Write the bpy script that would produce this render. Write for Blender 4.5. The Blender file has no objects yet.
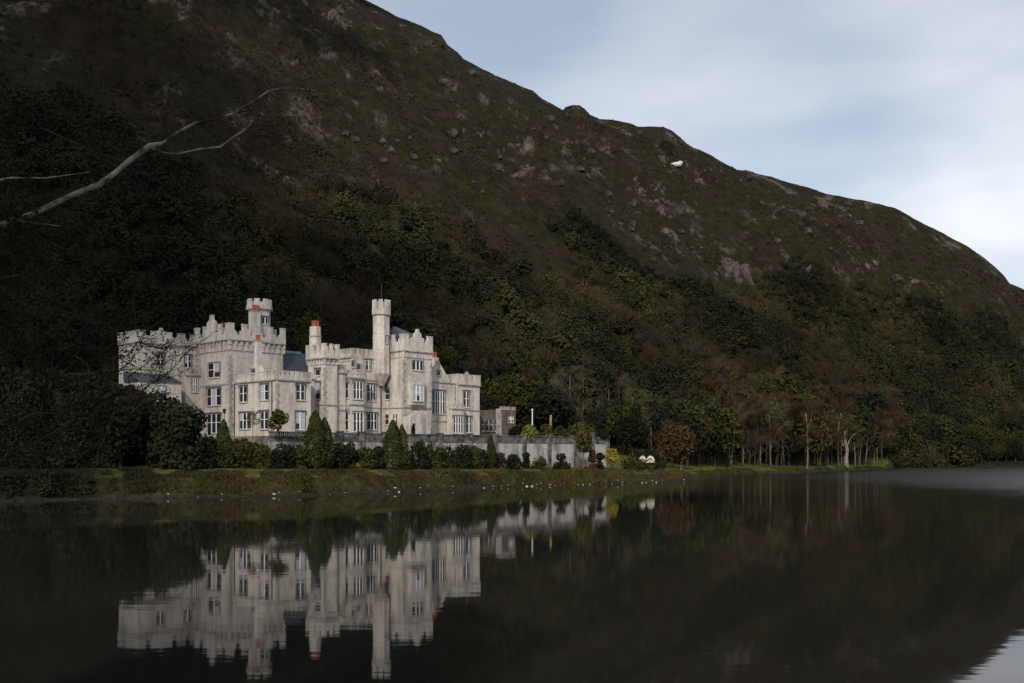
import bpy, math, random
import numpy as np
R = math.radians
S = bpy.context.scene
COL = S.collection
rng = np.random.default_rng(11)
random.seed(11)

# ------------------------------------------------------------------ camera
F, YH, CZ = 995.6, 452.0, 7.53          # focal length in pixels, horizon row, eye height above the lake
cam_d = bpy.data.cameras.new('camera')
cam = bpy.data.objects.new('camera', cam_d); COL.objects.link(cam)
cam.location = (0, 0, CZ); cam.rotation_euler = (R(90), 0, 0)
cam_d.lens = 35; cam_d.sensor_width = 36; cam_d.shift_y = (YH - 341.5) / 1024
cam_d.clip_end = 6000; cam_d.clip_start = 0.1
S.camera = cam

# ------------------------------------------------------------------ light
SUN_EL, SUN_X, SUN_Y = 33, -0.16, -0.987  # towards the sun: behind the camera, a little to the left
sun_d = bpy.data.lights.new('sun', 'SUN'); sun_d.energy = 3.5; sun_d.angle = R(1.3); sun_d.color = (1, .93, .84)
sun = bpy.data.objects.new('sun', sun_d); COL.objects.link(sun)
e = R(SUN_EL)
from mathutils import Vector, Matrix
sdir = Vector((SUN_X * math.cos(e), SUN_Y * math.cos(e), math.sin(e)))
sun.rotation_euler = sdir.to_track_quat('Z', 'Y').to_euler(); sun.location = (-30, -60, 80)
W = bpy.data.worlds.new('World'); S.world = W; W.use_nodes = True
nt = W.node_tree; N = nt.nodes; L = nt.links
N.clear()
out = N.new('ShaderNodeOutputWorld'); bg = N.new('ShaderNodeBackground'); bg.inputs[1].default_value = 0.1
sky = N.new('ShaderNodeTexSky'); sky.sky_type = 'NISHITA'; sky.sun_disc = False
sky.sun_elevation = e; sky.sun_rotation = math.atan2(SUN_X, SUN_Y); sky.air_density = 1.0; sky.dust_density = 1.5; sky.ozone_density = 1.4
tc = N.new('ShaderNodeTexCoord')
sep = N.new('ShaderNodeSeparateXYZ'); L.new(tc.outputs['Generated'], sep.inputs[0])
mz = N.new('ShaderNodeMath'); mz.operation = 'ADD'; mz.inputs[1].default_value = 0.25; L.new(sep.outputs[2], mz.inputs[0])
mm = N.new('ShaderNodeMath'); mm.operation = 'MAXIMUM'; mm.inputs[1].default_value = 0.05; L.new(mz.outputs[0], mm.inputs[0])
dv = N.new('ShaderNodeVectorMath'); dv.operation = 'DIVIDE'
cmb = N.new('ShaderNodeCombineXYZ')
for i in range(3): L.new(mm.outputs[0], cmb.inputs[i])
L.new(tc.outputs['Generated'], dv.inputs[0]); L.new(cmb.outputs[0], dv.inputs[1])
mp = N.new('ShaderNodeMapping'); mp.inputs['Scale'].default_value = (1.0, 1.2, 1); mp.inputs['Location'].default_value = (5.1, 0.4, 0); mp.inputs['Rotation'].default_value = (0, 0, .35)
L.new(dv.outputs[0], mp.inputs[0])
n1 = N.new('ShaderNodeTexNoise'); n1.inputs['Scale'].default_value = 1.15; n1.inputs['Detail'].default_value = 8; n1.inputs['Roughness'].default_value = .46; n1.inputs['Distortion'].default_value = .2
L.new(mp.outputs[0], n1.inputs['Vector'])
rp = N.new('ShaderNodeValToRGB'); rp.color_ramp.elements[0].position = .33; rp.color_ramp.elements[0].color = (.34,) * 3 + (1,)
rp.color_ramp.elements[1].position = .62; rp.color_ramp.elements[1].color = (.95,) * 3 + (1,)
el = N.new('ShaderNodeMath'); el.operation = 'MULTIPLY_ADD'; el.inputs[1].default_value = -.75; el.inputs[2].default_value = .23; L.new(sep.outputs[2], el.inputs[0])
ea = N.new('ShaderNodeMath'); ea.operation = 'ADD'; L.new(n1.outputs[0], ea.inputs[0]); L.new(el.outputs[0], ea.inputs[1])
L.new(ea.outputs[0], rp.inputs[0])
n2 = N.new('ShaderNodeTexNoise'); n2.inputs['Scale'].default_value = 2.3; n2.inputs['Detail'].default_value = 6
L.new(mp.outputs[0], n2.inputs['Vector'])
cr = N.new('ShaderNodeValToRGB'); cr.color_ramp.elements[0].position = .35; cr.color_ramp.elements[0].color = (8.5, 9.0, 9.9, 1)
cr.color_ramp.elements[1].position = .66; cr.color_ramp.elements[1].color = (10.2, 10.3, 10.8, 1)
L.new(n2.outputs[0], cr.inputs[0])
mx = N.new('ShaderNodeMixRGB'); L.new(rp.outputs[0], mx.inputs[0]); L.new(sky.outputs[0], mx.inputs[1]); L.new(cr.outputs[0], mx.inputs[2])
L.new(mx.outputs[0], bg.inputs[0]); L.new(bg.outputs[0], out.inputs[0])

S.view_settings.view_transform = 'Standard'; S.view_settings.look = 'None'
S.view_settings.exposure = 0.0; S.view_settings.gamma = 1.0; S.view_settings.use_curve_mapping = False
S.cycles.max_bounces = 6; S.cycles.diffuse_bounces = 2; S.cycles.glossy_bounces = 3
S.cycles.transparent_max_bounces = 4

# ------------------------------------------------------------------ helpers
def at(px, y, d):
    """world point seen at that pixel at depth d"""
    return np.array([(px - 512) / F * d, d, CZ + (YH - y) / F * d])

def tag(o, label=None, cat=None, group=None, kind=None):
    if label: o['label'] = label
    if cat: o['category'] = cat
    if group: o['group'] = group
    if kind: o['kind'] = kind
    return o

def mesh_np(name, v, f, mats, mi=None, smooth=False, tint=None):
    """v (n,3); f list of arrays (m,k) of indices"""
    me = bpy.data.meshes.new(name)
    v = np.asarray(v, np.float32)
    me.vertices.add(len(v)); me.vertices.foreach_set('co', v.ravel())
    tot = np.concatenate([np.full(len(a), a.shape[1], np.int32) for a in f])
    idx = np.concatenate([np.asarray(a, np.int32).ravel() for a in f])
    me.loops.add(len(idx)); me.loops.foreach_set('vertex_index', idx)
    st = np.zeros(len(tot), np.int32); st[1:] = np.cumsum(tot)[:-1]
    me.polygons.add(len(tot)); me.polygons.foreach_set('loop_start', st); me.polygons.foreach_set('loop_total', tot)
    if mi is not None: me.polygons.foreach_set('material_index', np.asarray(mi, np.int32))
    me.polygons.foreach_set('use_smooth', np.full(len(tot), smooth))
    for m in (mats if isinstance(mats, (list, tuple)) else [mats]): me.materials.append(m)
    if tint is not None:
        at_ = me.attributes.new('tint', 'FLOAT_COLOR', 'POINT')
        c = np.ones((len(v), 4), np.float32); c[:, :3] = tint
        at_.data.foreach_set('color', c.ravel())
    me.update(calc_edges=True); me.validate()
    return me

def link(name, me, parent=None, loc=None, rz=0, sc=1):
    o = bpy.data.objects.new(name, me); COL.objects.link(o)
    if parent is not None: o.parent = parent
    if loc is not None: o.location = loc
    o.rotation_euler = (0, 0, rz)
    o.scale = (sc, sc, sc) if np.isscalar(sc) else sc
    return o

def empty(name, loc, rz=0, sc=1):
    o = link(name, None, None, loc, rz, sc); o.empty_display_size = .5
    return o

def sstep(x, a, b):
    t = np.clip((np.asarray(x, float) - a) / (b - a), 0, 1); return t * t * (3 - 2 * t)

def vnoise(x, y, seed=0):
    xi = np.floor(x).astype(np.int64); yi = np.floor(y).astype(np.int64)
    fx = x - xi; fy = y - yi; fx = fx * fx * fx * (fx * (fx * 6 - 15) + 10); fy = fy * fy * fy * (fy * (fy * 6 - 15) + 10)
    def h(a, b):
        n = (a * 374761393 + b * 668265263 + seed * 974634777) & 0x7fffffff
        n = ((n ^ (n >> 13)) * 1274126177) & 0x7fffffff
        return ((n ^ (n >> 16)) & 0xffff) / 65535.0
    return (h(xi, yi) * (1 - fx) + h(xi + 1, yi) * fx) * (1 - fy) + (h(xi, yi + 1) * (1 - fx) + h(xi + 1, yi + 1) * fx) * fy

def fbm(x, y, sc, oct=4, seed=0, gain=.5):
    s = 0; a = 1; t = 0
    for o in range(oct):
        s = s + a * (vnoise(x / sc + 17.3 * o, y / sc - 9.1 * o, seed + o) * 2 - 1); t += a; a *= gain; sc /= 2.03
    return s / t

# ------------------------------------------------------------------ materials
def new_mat(name, rough=.8, spec=.25):
    m = bpy.data.materials.new(name); m.use_nodes = True
    b = m.node_tree.nodes['Principled BSDF']; b.inputs['Roughness'].default_value = rough
    b.inputs['Specular IOR Level'].default_value = spec
    return m, m.node_tree.nodes, m.node_tree.links, b

def noisy(name, c0, c1, scale=1.0, rough=.85, spec=.2, bump=0, detail=5, lo=.35, hi=.65, rand=0, bump_scale=None):
    m, n, l, b = new_mat(name, rough, spec)
    t = n.new('ShaderNodeTexCoord'); no = n.new('ShaderNodeTexNoise'); no.inputs['Scale'].default_value = scale; no.inputs['Detail'].default_value = detail
    l.new(t.outputs['Object'], no.inputs['Vector'])
    r = n.new('ShaderNodeValToRGB'); r.color_ramp.elements[0].position = lo; r.color_ramp.elements[1].position = hi
    r.color_ramp.elements[0].color = (*c0, 1); r.color_ramp.elements[1].color = (*c1, 1)
    l.new(no.outputs[0], r.inputs[0]); last = r.outputs[0]
    if rand:
        oi = n.new('ShaderNodeObjectInfo'); mr = n.new('ShaderNodeMapRange'); mr.inputs[3].default_value = 1 - rand; mr.inputs[4].default_value = 1 + rand
        l.new(oi.outputs['Random'], mr.inputs[0])
        hs = n.new('ShaderNodeHueSaturation'); l.new(mr.outputs[0], hs.inputs['Value']); l.new(last, hs.inputs['Color']); last = hs.outputs[0]
    l.new(last, b.inputs['Base Color'])
    if bump:
        nb = n.new('ShaderNodeTexNoise'); nb.inputs['Scale'].default_value = bump_scale or scale * 4; nb.inputs['Detail'].default_value = 4
        l.new(t.outputs['Object'], nb.inputs['Vector'])
        bp = n.new('ShaderNodeBump'); bp.inputs['Strength'].default_value = bump; bp.inputs['Distance'].default_value = .1
        l.new(nb.outputs[0], bp.inputs['Height']); l.new(bp.outputs[0], b.inputs['Normal'])
    return m

def stone_mat(name, base, dark, course=.42, contrast=.88):
    """coursed granite with weather streaks"""
    m, n, l, b = new_mat(name, .9, .2)
    t = n.new('ShaderNodeTexCoord'); sp = n.new('ShaderNodeSeparateXYZ'); l.new(t.outputs['Object'], sp.inputs[0])
    ad = n.new('ShaderNodeMath'); ad.operation = 'MULTIPLY_ADD'; ad.inputs[1].default_value = .62; l.new(sp.outputs[1], ad.inputs[0]); l.new(sp.outputs[0], ad.inputs[2])
    cb = n.new('ShaderNodeCombineXYZ'); l.new(ad.outputs[0], cb.inputs[0]); l.new(sp.outputs[2], cb.inputs[1])
    br = n.new('ShaderNodeTexBrick'); br.inputs['Scale'].default_value = 1; br.inputs['Brick Width'].default_value = course * 2.1; br.inputs['Row Height'].default_value = course
    br.inputs['Mortar Size'].default_value = .025; br.inputs['Color1'].default_value = (1, 1, 1, 1); br.inputs['Color2'].default_value = (contrast, contrast, contrast * .98, 1); br.inputs['Mortar'].default_value = (.80, .79, .76, 1)
    br.inputs['Bias'].default_value = -.2
    l.new(cb.outputs[0], br.inputs['Vector'])
    mp = n.new('ShaderNodeMapping'); mp.inputs['Scale'].default_value = (.55, .55, .13); l.new(t.outputs['Object'], mp.inputs[0])
    no = n.new('ShaderNodeTexNoise'); no.inputs['Scale'].default_value = 1; no.inputs['Detail'].default_value = 7; no.inputs['Roughness'].default_value = .62; l.new(mp.outputs[0], no.inputs['Vector'])
    r = n.new('ShaderNodeValToRGB'); r.color_ramp.elements[0].position = .34; r.color_ramp.elements[1].position = .56
    r.color_ramp.elements[0].color = (*dark, 1); r.color_ramp.elements[1].color = (*base, 1); l.new(no.outputs[0], r.inputs[0])
    mx = n.new('ShaderNodeMixRGB'); mx.blend_type = 'MULTIPLY'; mx.inputs[0].default_value = 1; l.new(r.outputs[0], mx.inputs[1]); l.new(br.outputs[0], mx.inputs[2])
    nf = n.new('ShaderNodeTexNoise'); nf.inputs['Scale'].default_value = 1.1; nf.inputs['Detail'].default_value = 8; nf.inputs['Roughness'].default_value = .75; l.new(t.outputs['Object'], nf.inputs['Vector'])
    rf_ = n.new('ShaderNodeValToRGB'); rf_.color_ramp.elements[0].position = .36; rf_.color_ramp.elements[1].position = .5; rf_.color_ramp.elements[0].color = (.76, .745, .72, 1); l.new(nf.outputs[0], rf_.inputs[0])
    m2 = n.new('ShaderNodeMixRGB'); m2.blend_type = 'MULTIPLY'; m2.inputs[0].default_value = 1; l.new(mx.outputs[0], m2.inputs[1]); l.new(rf_.outputs[0], m2.inputs[2])
    l.new(m2.outputs[0], b.inputs['Base Color'])
    bp = n.new('ShaderNodeBump'); bp.inputs['Strength'].default_value = .5; bp.inputs['Distance'].default_value = .05
    l.new(br.outputs['Fac'], bp.inputs['Height']); bp.invert = True; l.new(bp.outputs[0], b.inputs['Normal'])
    return m

def tint_mat(name, rough=.85, spec=.12):
    m, n, l, b = new_mat(name, rough, spec)
    a = n.new('ShaderNodeAttribute'); a.attribute_name = 'tint'; l.new(a.outputs['Color'], b.inputs['Base Color'])
    return m

M = {}
M['stone'] = stone_mat('granite', (.555, .51, .455), (.34, .31, .27))
M['trim'] = stone_mat('dressed_limestone', (.53, .49, .44), (.27, .25, .22), .5, .9)
M['quoin'] = noisy('grey_quoin_stone', (.17, .16, .148), (.36, .34, .31), 1.3)
M['surround'] = noisy('window_stone', (.075, .072, .069), (.16, .152, .142), 2)
M['whiteframe'] = noisy('white_paint', (.62, .61, .60), (.74, .74, .74), 3, .5)
M['slate'] = noisy('roof_slate', (.022, .026, .034), (.05, .056, .068), 2.5, .5, .5)
M['pot'] = noisy('terracotta', (.24, .06, .034), (.36, .10, .055), 4)
gm, n, l, b = new_mat('ridge_sheen', .15, .6); b.inputs['Base Color'].default_value = (.10, .16, .24, 1); M['skysheen'] = gm
M['lead'] = noisy('lead_pipe', (.05, .05, .055), (.09, .09, .095), 4, .6)
gm, n, l, b = new_mat('window_glass', .06, .22); b.inputs['Base Color'].default_value = (.012, .014, .018, 1); M['glass'] = gm
gm, n, l, b = new_mat('drawn_blind', .7, .2); b.inputs['Base Color'].default_value = (.34, .35, .39, 1); M['blind'] = gm
M['brownstone'] = stone_mat('brown_rubble', (.17, .13, .10), (.075, .06, .05), .5, .6)
M['wallpale'] = stone_mat('lime_washed_wall', (.42, .405, .395), (.17, .16, .155), .5, .85)
M['balus'] = noisy('lichened_stone', (.035, .033, .03), (.17, .16, .15), .9, lo=.36, hi=.66)
M['metal'] = noisy('dark_iron', (.012, .012, .012), (.03, .03, .03), 3, .5)
M['white'] = noisy('white_post_paint', (.6, .6, .58), (.75, .75, .72), 3, .5)
M['rock'] = noisy('grey_rock', (.010, .009, .008), (.075, .064, .054), 2.2, .9, .2, .6, lo=.35, hi=.7)
M['heathrock'] = noisy('heath_covered_rock', (.009, .0075, .005), (.035, .028, .02), 2.2, .95, .1, .6)
M['palerock'] = noisy('quartz_rock', (.28, .27, .25), (.55, .53, .5), .9, .9, .2, .5)
M['pebble'] = noisy('shore_stone', (.12, .115, .105), (.42, .41, .385), 2.4, .8, .3, .3, rand=.35)
def leafm(name, c0, c1, rand=.25, sc=.6): M[name] = noisy(name, c0, c1, sc, .9, .05, rand=rand)
leafm('leaf_dark', (.009, .0105, .006), (.020, .022, .011))
leafm('leaf_mid', (.022, .025, .007), (.042, .044, .013))
leafm('leaf_olive', (.035, .034, .009), (.060, .055, .016))
leafm('leaf_yellow', (.16, .13, .022), (.27, .21, .04))
leafm('leaf_lime', (.085, .085, .02), (.13, .12, .03))
leafm('leaf_rust', (.038, .024, .011), (.070, .043, .020))
leafm('leaf_maroon', (.034, .021, .013), (.056, .036, .021))
leafm('twig_grey', (.045, .038, .024), (.085, .072, .046))
leafm('cypress_leaf', (.017, .023, .007), (.038, .045, .014), .2)
leafm('leaf_near', (.010, .011, .0065), (.024, .025, .013))
leafm('leaf_russet_near', (.03, .015, .009), (.06, .03, .016))
leafm('plume', (.62, .57, .46), (.80, .76, .66), .08)
M['bark_pale'] = noisy('pale_bark', (.06, .052, .04), (.16, .142, .11), .8, lo=.3, hi=.7, rand=.2)
M['bark_white'] = noisy('white_bark', (.09, .08, .062), (.25, .225, .18), .8, lo=.3, hi=.7)
M['bark_bough'] = noisy('pale_sunlit_bark', (.04, .034, .026), (.42, .355, .27), 3.1, lo=.38, hi=.64, bump=.4)  # pale bough bark, lightened further so it looks sunlit under the crown
M['bark_dark'] = noisy('dark_bark', (.022, .018, .013), (.05, .042, .032), .8, rand=.2)
M['bark_brown'] = noisy('brown_bark', (.09, .06, .035), (.17, .11, .065), .8)
M['bark_near'] = noisy('lichened_bark', (.028, .024, .018), (.22, .19, .15), 1.7, lo=.46, hi=.66, bump=.4)
M['wood_tint'] = tint_mat('hillside_foliage')
M['bank_tint'] = tint_mat('bank_foliage')

# ------------------------------------------------------------------ land form
def interp(px, tab):
    t = np.array(tab, float); return np.interp(px, t[:, 0], t[:, 1])
SHORE = [(-900, 105), (-500, 130), (-100, 143), (0, 150), (130, 162), (300, 171), (400, 187), (500, 212), (600, 231), (650, 246), (700, 268), (722, 300), (740, 330), (800, 350), (888, 428), (896, 500), (1024, 508), (1300, 470), (1900, 400)]
LAWN = [(-900, 5), (0, 4.8), (150, 4.8), (300, 4.45), (500, 3.75), (640, 3.0), (700, 2.3), (750, 2.0), (880, 1.3), (900, 3), (1900, 4)]
FOOT = [(-900, 190), (-400, 215), (0, 235), (200, 243), (330, 262), (480, 300), (600, 330), (700, 385), (800, 445), (890, 480), (1024, 526), (1500, 490), (1900, 450)]
FOOTZ = [(-900, 12), (200, 13), (480, 13), (560, 12), (700, 7), (900, 5), (1900, 5)]
RIDGE = [(-900, 640), (-400, 700), (0, 760), (370, 800), (700, 860), (1024, 770), (1300, 700), (1900, 640)]
RY = [(-900, -420), (-400, -330), (0, -205), (200, -100), (320, -30), (350, -10), (365, 0), (380, 8), (397, 17), (412, 23), (430, 31), (441, 35), (448, 46), (458, 53), (464, 60), (480, 68), (496, 76), (514, 83), (524, 88), (533, 91), (540, 97), (549, 102), (558, 108), (563, 110.5), (566, 107), (572, 105), (579, 105.5), (585, 109), (590, 115), (600, 119), (612, 120), (630, 124), (638, 127), (644, 126.5), (655, 126), (664, 127.5), (672, 131), (680, 136.5), (687, 143), (694, 147), (708, 153), (722, 161), (738, 170), (746, 169), (758, 174), (772, 176), (790, 182), (806, 186), (826, 193), (846, 197), (870, 202), (895, 208), (915, 219), (935, 229), (952, 238), (968, 246), (984, 258), (996, 268), (1004, 276), (1010, 284), (1024, 290), (1100, 318), (1300, 372), (1900, 420)]
_rp = np.arange(-900, 1901, 2.0); _ry = np.interp(_rp, [a for a, _ in RY], [c for _, c in RY]); _k = np.exp(-.5 * (np.arange(-60, 61) * 2 / 38.0) ** 2); _k /= _k.sum()
_rs = np.convolve(np.pad(_ry, 60, mode='edge'), _k, 'valid')
C47, S47 = math.cos(R(47)), math.sin(R(47))
OX, OY = (230 - 512) / F * 200, 200.0
TV = 21.5                                              # terrace edge, metres in front of the castle's tower corner
ZB = 10.5                                              # terrace level
def to_uv(x, y):
    dx, dy = x - OX, y - OY
    return dx * C47 + dy * S47, dx * S47 - dy * C47
def to_xy(u, v):
    return OX + u * C47 + v * S47, OY + u * S47 - v * C47
def ground(x, y):
    x = np.asarray(x, float); y = np.maximum(np.asarray(y, float), 1.0)
    px = 512 + F * x / y
    ds = interp(px, SHORE); zl = interp(px, LAWN); df = interp(px, FOOT); zf = interp(px, FOOTZ); dr = interp(px, RIDGE)
    zr0 = CZ + (YH - interp(px, RY)) / F * dr; zr = CZ + (YH - np.interp(px, _rp, _rs)) / F * dr
    s = y - ds + 1.2 * fbm(x, y, 9, 3, 5)
    z = np.where(s < 0, np.maximum(-4, s * .22), 0)
    bank = zl * (.72 * sstep(s, -.5, 3.5) + .28 * sstep(s, 3, 9))
    z = np.where(s >= 0, bank, z)
    t0 = np.clip((y - ds - 9) / np.maximum(df - ds - 9, 3), 0, 1)
    z = z + np.where(s > 8, (zf - zl) * t0 ** 1.3, 0)
    t = (y - df) / (dr - df); tt = np.clip(t, 0, 1)
    g = tt * (.80 + .42 * tt - .22 * tt * tt)
    hill = (zr - zf) * g
    mid = sstep(t, .0, .25) * (1 - .93 * sstep(t, .72, 1.0)); low = sstep(t, 0, .1)
    n = 15 * mid * fbm(x + .35 * y, y, 110, 3, 1) + 5.5 * mid * fbm(x, y, 34, 3, 2)
    crag = 1 - np.abs(fbm(x - .5 * y, y + .2 * x, 26, 4, 3)) * 2.2
    n = n + 11.0 * mid * sstep(t, .25, .5) * np.clip(crag - .35, 0, 1) * sstep(fbm(x, y, 90, 2, 9), -.25, .25)
    led = fbm(x + .6 * y, y - .3 * x, 17, 3, 61); n = n + mid * sstep(t, .2, .45) * 3.8 * np.abs(led) ** .6 * np.sign(led)
    n = n + low * (1.25 * fbm(x, y, 9, 3, 4)) * (1 - .5 * sstep(t, .9, 1))
    z = z + np.where(t > 0, hill + n + (zr0 - zr) * sstep(t, .90, .985), 0)
    z = z - np.where(t > 1, (y - dr) * .42 + ((y - dr) / 60) ** 2 * 3, 0)
    u, v = to_uv(x, y)
    inside = (u < 94) & (v < TV - .2) & (v > -24) & ((u > -6) | ((u > -24) & (v < -3)))
    z = np.where(inside, np.minimum(z, ZB - 1.0), z)
    return z
def gz(x, y): return float(ground(np.array([x]), np.array([y]))[0])

pxs = np.concatenate([np.linspace(-900, -60, 60), np.linspace(-48, 1072, 720), np.linspace(1085, 1900, 50)])
rows = []
ds_ = interp(pxs, SHORE); df_ = interp(pxs, FOOT); dr_ = interp(pxs, RIDGE)
for k in np.linspace(-26, 12, 36): rows.append(ds_ + k)
for k in np.linspace(0, 1, 30)[1:]: rows.append(ds_ + 12 + k * np.maximum(df_ - ds_ - 12, 4))
b0 = np.maximum(df_, ds_ + 16)
for k in np.linspace(0, 1, 270)[1:]: rows.append(b0 + k * (dr_ - b0))
for k in np.linspace(0, 1, 26)[1:]: rows.append(dr_ + 260 * k ** 1.4)
Yg = np.array(rows); Xg = (pxs[None] - 512) / F * Yg
Zg = ground(Xg, Yg)
nr, nc = Yg.shape
ii = np.arange(nr * nc).reshape(nr, nc)
quads = np.stack([ii[:-1, :-1], ii[:-1, 1:], ii[1:, 1:], ii[1:, :-1]], -1).reshape(-1, 4)

# hillside: heath, moss and rock by position; lawn near the lake by height
m, n, l, b = new_mat('hillside_ground', .95, .1)
geo = n.new('ShaderNodeNewGeometry')
def nz(sc, det=6, rough=.55, vec=None):
    q = n.new('ShaderNodeTexNoise'); q.inputs['Scale'].default_value = sc; q.inputs['Detail'].default_value = det; q.inputs['Roughness'].default_value = rough
    l.new(vec or geo.outputs['Position'], q.inputs['Vector']); return q.outputs[0]
def ramp(src, p0, c0, p1, c1):
    r = n.new('ShaderNodeValToRGB'); r.color_ramp.elements[0].position = p0; r.color_ramp.elements[1].position = p1
    r.color_ramp.elements[0].color = (*c0, 1); r.color_ramp.elements[1].color = (*c1, 1); l.new(src, r.inputs[0]); return r.outputs[0]
def mix(f, a, c, mode='MIX'):
    q = n.new('ShaderNodeMixRGB'); q.blend_type = mode
    if isinstance(f, float): q.inputs[0].default_value = f
    else: l.new(f, q.inputs[0])
    l.new(a, q.inputs[1]); l.new(c, q.inputs[2]); return q.outputs[0]
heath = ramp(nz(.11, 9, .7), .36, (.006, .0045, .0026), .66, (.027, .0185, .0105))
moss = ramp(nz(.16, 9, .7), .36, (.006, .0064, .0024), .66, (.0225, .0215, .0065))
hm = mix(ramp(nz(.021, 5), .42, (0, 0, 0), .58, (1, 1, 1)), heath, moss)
mpg = n.new('ShaderNodeMapping'); mpg.inputs['Scale'].default_value = (1, .55, .45); l.new(geo.outputs['Position'], mpg.inputs[0])
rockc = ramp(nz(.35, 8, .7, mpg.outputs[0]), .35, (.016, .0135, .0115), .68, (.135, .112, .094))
rmask = ramp(nz(.06, 10, .74, mpg.outputs[0]),   .54, (0, 0, 0), .60, (1, 1, 1))
rbig = ramp(nz(.012, 3), .40, (.0, .0, .0), .54, (1, 1, 1))
rm = mix(1.0, rmask, rbig, 'MULTIPLY')
sepn = n.new('ShaderNodeSeparateXYZ'); l.new(geo.outputs['Position'], sepn.inputs[0])
zz = n.new('ShaderNodeMapRange'); zz.inputs[1].default_value = 60; zz.inputs[2].default_value = 130; l.new(sepn.outputs[2], zz.inputs[0])
rm = mix(1.0, rm, zz.outputs[0], 'MULTIPLY')
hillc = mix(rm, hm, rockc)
lawnc = ramp(nz(.5, 6), .35, (.058, .062, .013), .65, (.10, .098, .024))
zl_ = n.new('ShaderNodeMapRange'); zl_.inputs[1].default_value = 6.4; zl_.inputs[2].default_value = 9.5; l.new(sepn.outputs[2], zl_.inputs[0])
xl_ = n.new('ShaderNodeMapRange'); xl_.inputs[1].default_value = -71; xl_.inputs[2].default_value = -59; l.new(sepn.outputs[0], xl_.inputs[0])
lawn_right = n.new('ShaderNodeMapRange')
lawn_right.inputs[1].default_value = 186
lawn_right.inputs[2].default_value = 176
l.new(sepn.outputs[0], lawn_right.inputs[0])
lawn_span = n.new('ShaderNodeMath')
lawn_span.operation = 'MULTIPLY'
l.new(xl_.outputs[0], lawn_span.inputs[0])
l.new(lawn_right.outputs[0], lawn_span.inputs[1])
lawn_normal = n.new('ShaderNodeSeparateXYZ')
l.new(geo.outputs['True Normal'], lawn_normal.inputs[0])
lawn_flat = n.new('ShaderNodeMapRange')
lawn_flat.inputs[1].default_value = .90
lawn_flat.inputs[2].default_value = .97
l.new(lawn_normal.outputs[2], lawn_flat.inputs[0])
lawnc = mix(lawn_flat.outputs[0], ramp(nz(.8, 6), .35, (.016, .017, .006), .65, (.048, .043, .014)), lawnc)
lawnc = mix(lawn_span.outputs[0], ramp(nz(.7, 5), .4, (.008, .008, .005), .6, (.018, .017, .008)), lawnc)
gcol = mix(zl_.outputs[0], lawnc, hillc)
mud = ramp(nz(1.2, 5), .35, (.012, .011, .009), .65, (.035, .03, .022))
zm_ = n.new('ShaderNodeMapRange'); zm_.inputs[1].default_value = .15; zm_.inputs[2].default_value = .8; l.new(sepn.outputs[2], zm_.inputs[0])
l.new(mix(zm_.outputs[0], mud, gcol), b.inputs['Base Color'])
bp = n.new('ShaderNodeBump'); bp.inputs['Strength'].default_value = .9; bp.inputs['Distance'].default_value = 1.1
l.new(nz(.45, 9, .68), bp.inputs['Height']); l.new(bp.outputs[0], b.inputs['Normal'])
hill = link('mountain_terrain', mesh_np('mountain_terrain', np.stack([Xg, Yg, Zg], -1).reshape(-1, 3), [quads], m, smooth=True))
tag(hill, kind='structure')

# near bank under the photographer
gx, gy = np.meshgrid(np.linspace(-120, 120, 121), np.linspace(-60, 24, 60))
gzz = 5.9 * (1 - sstep(gy + 2.0 * fbm(gx, gy, 14, 3, 8), 0, 19)) - 1.2 * sstep(gy, 14, 24) + .25 * fbm(gx, gy, 4, 3, 6)
i2 = np.arange(gx.size).reshape(gx.shape)
q2 = np.stack([i2[:-1, :-1], i2[:-1, 1:], i2[1:, 1:], i2[1:, :-1]], -1).reshape(-1, 4)
nb = link('near_bank', mesh_np('near_bank', np.stack([gx, gy, gzz], -1).reshape(-1, 3), [q2], noisy('bank_turf', (.02, .022, .008), (.05, .048, .018), .8), smooth=True)); tag(nb, kind='structure')

# the lake
m, n, l, b = new_mat('lake_water', .02, .26)
b.inputs['Base Color'].default_value = (.0115, .011, .0095, 1); b.inputs['IOR'].default_value = 1.333
geo = n.new('ShaderNodeNewGeometry'); sp = n.new('ShaderNodeSeparateXYZ'); l.new(geo.outputs['Position'], sp.inputs[0])
def mr(src, a, c, lo=0., hi=1.):
    q = n.new('ShaderNodeMapRange'); q.interpolation_type = 'SMOOTHSTEP'
    for i_, v_ in enumerate((a, c, lo, hi)): q.inputs[i_ + 1].default_value = v_
    l.new(src, q.inputs[0]); return q.outputs[0]
def mt(op, a, c):
    q = n.new('ShaderNodeMath'); q.operation = op
    for i_, v_ in enumerate((a, c)):
        if isinstance(v_, (int, float)): q.inputs[i_].default_value = v_
        else: l.new(v_, q.inputs[i_])
    return q.outputs[0]
mpw = n.new('ShaderNodeMapping'); mpw.inputs['Scale'].default_value = (.006, .02, .02); l.new(geo.outputs['Position'], mpw.inputs[0])
nw = n.new('ShaderNodeTexNoise'); nw.inputs['Scale'].default_value = 1; nw.inputs['Detail'].default_value = 5; l.new(mpw.outputs[0], nw.inputs['Vector'])
band = mr(mt('ADD', sp.outputs[1], mt('MULTIPLY', nw.outputs[0], 120)), 130, 330)
side = mr(mt('ADD', sp.outputs[0], mt('MULTIPLY', nw.outputs[0], 60)), 45, 190)
ruf = mt('MULTIPLY', band, side)
l.new(mt('ADD', .03, mt('MULTIPLY', ruf, .20)), b.inputs['Roughness'])
w1 = n.new('ShaderNodeTexNoise'); w1.inputs['Scale'].default_value = .9; w1.inputs['Detail'].default_value = 3; mps = n.new('ShaderNodeMapping'); mps.inputs['Scale'].default_value = (.3, 1, 1); l.new(geo.outputs['Position'], mps.inputs[0]); l.new(mps.outputs[0], w1.inputs['Vector'])
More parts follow.
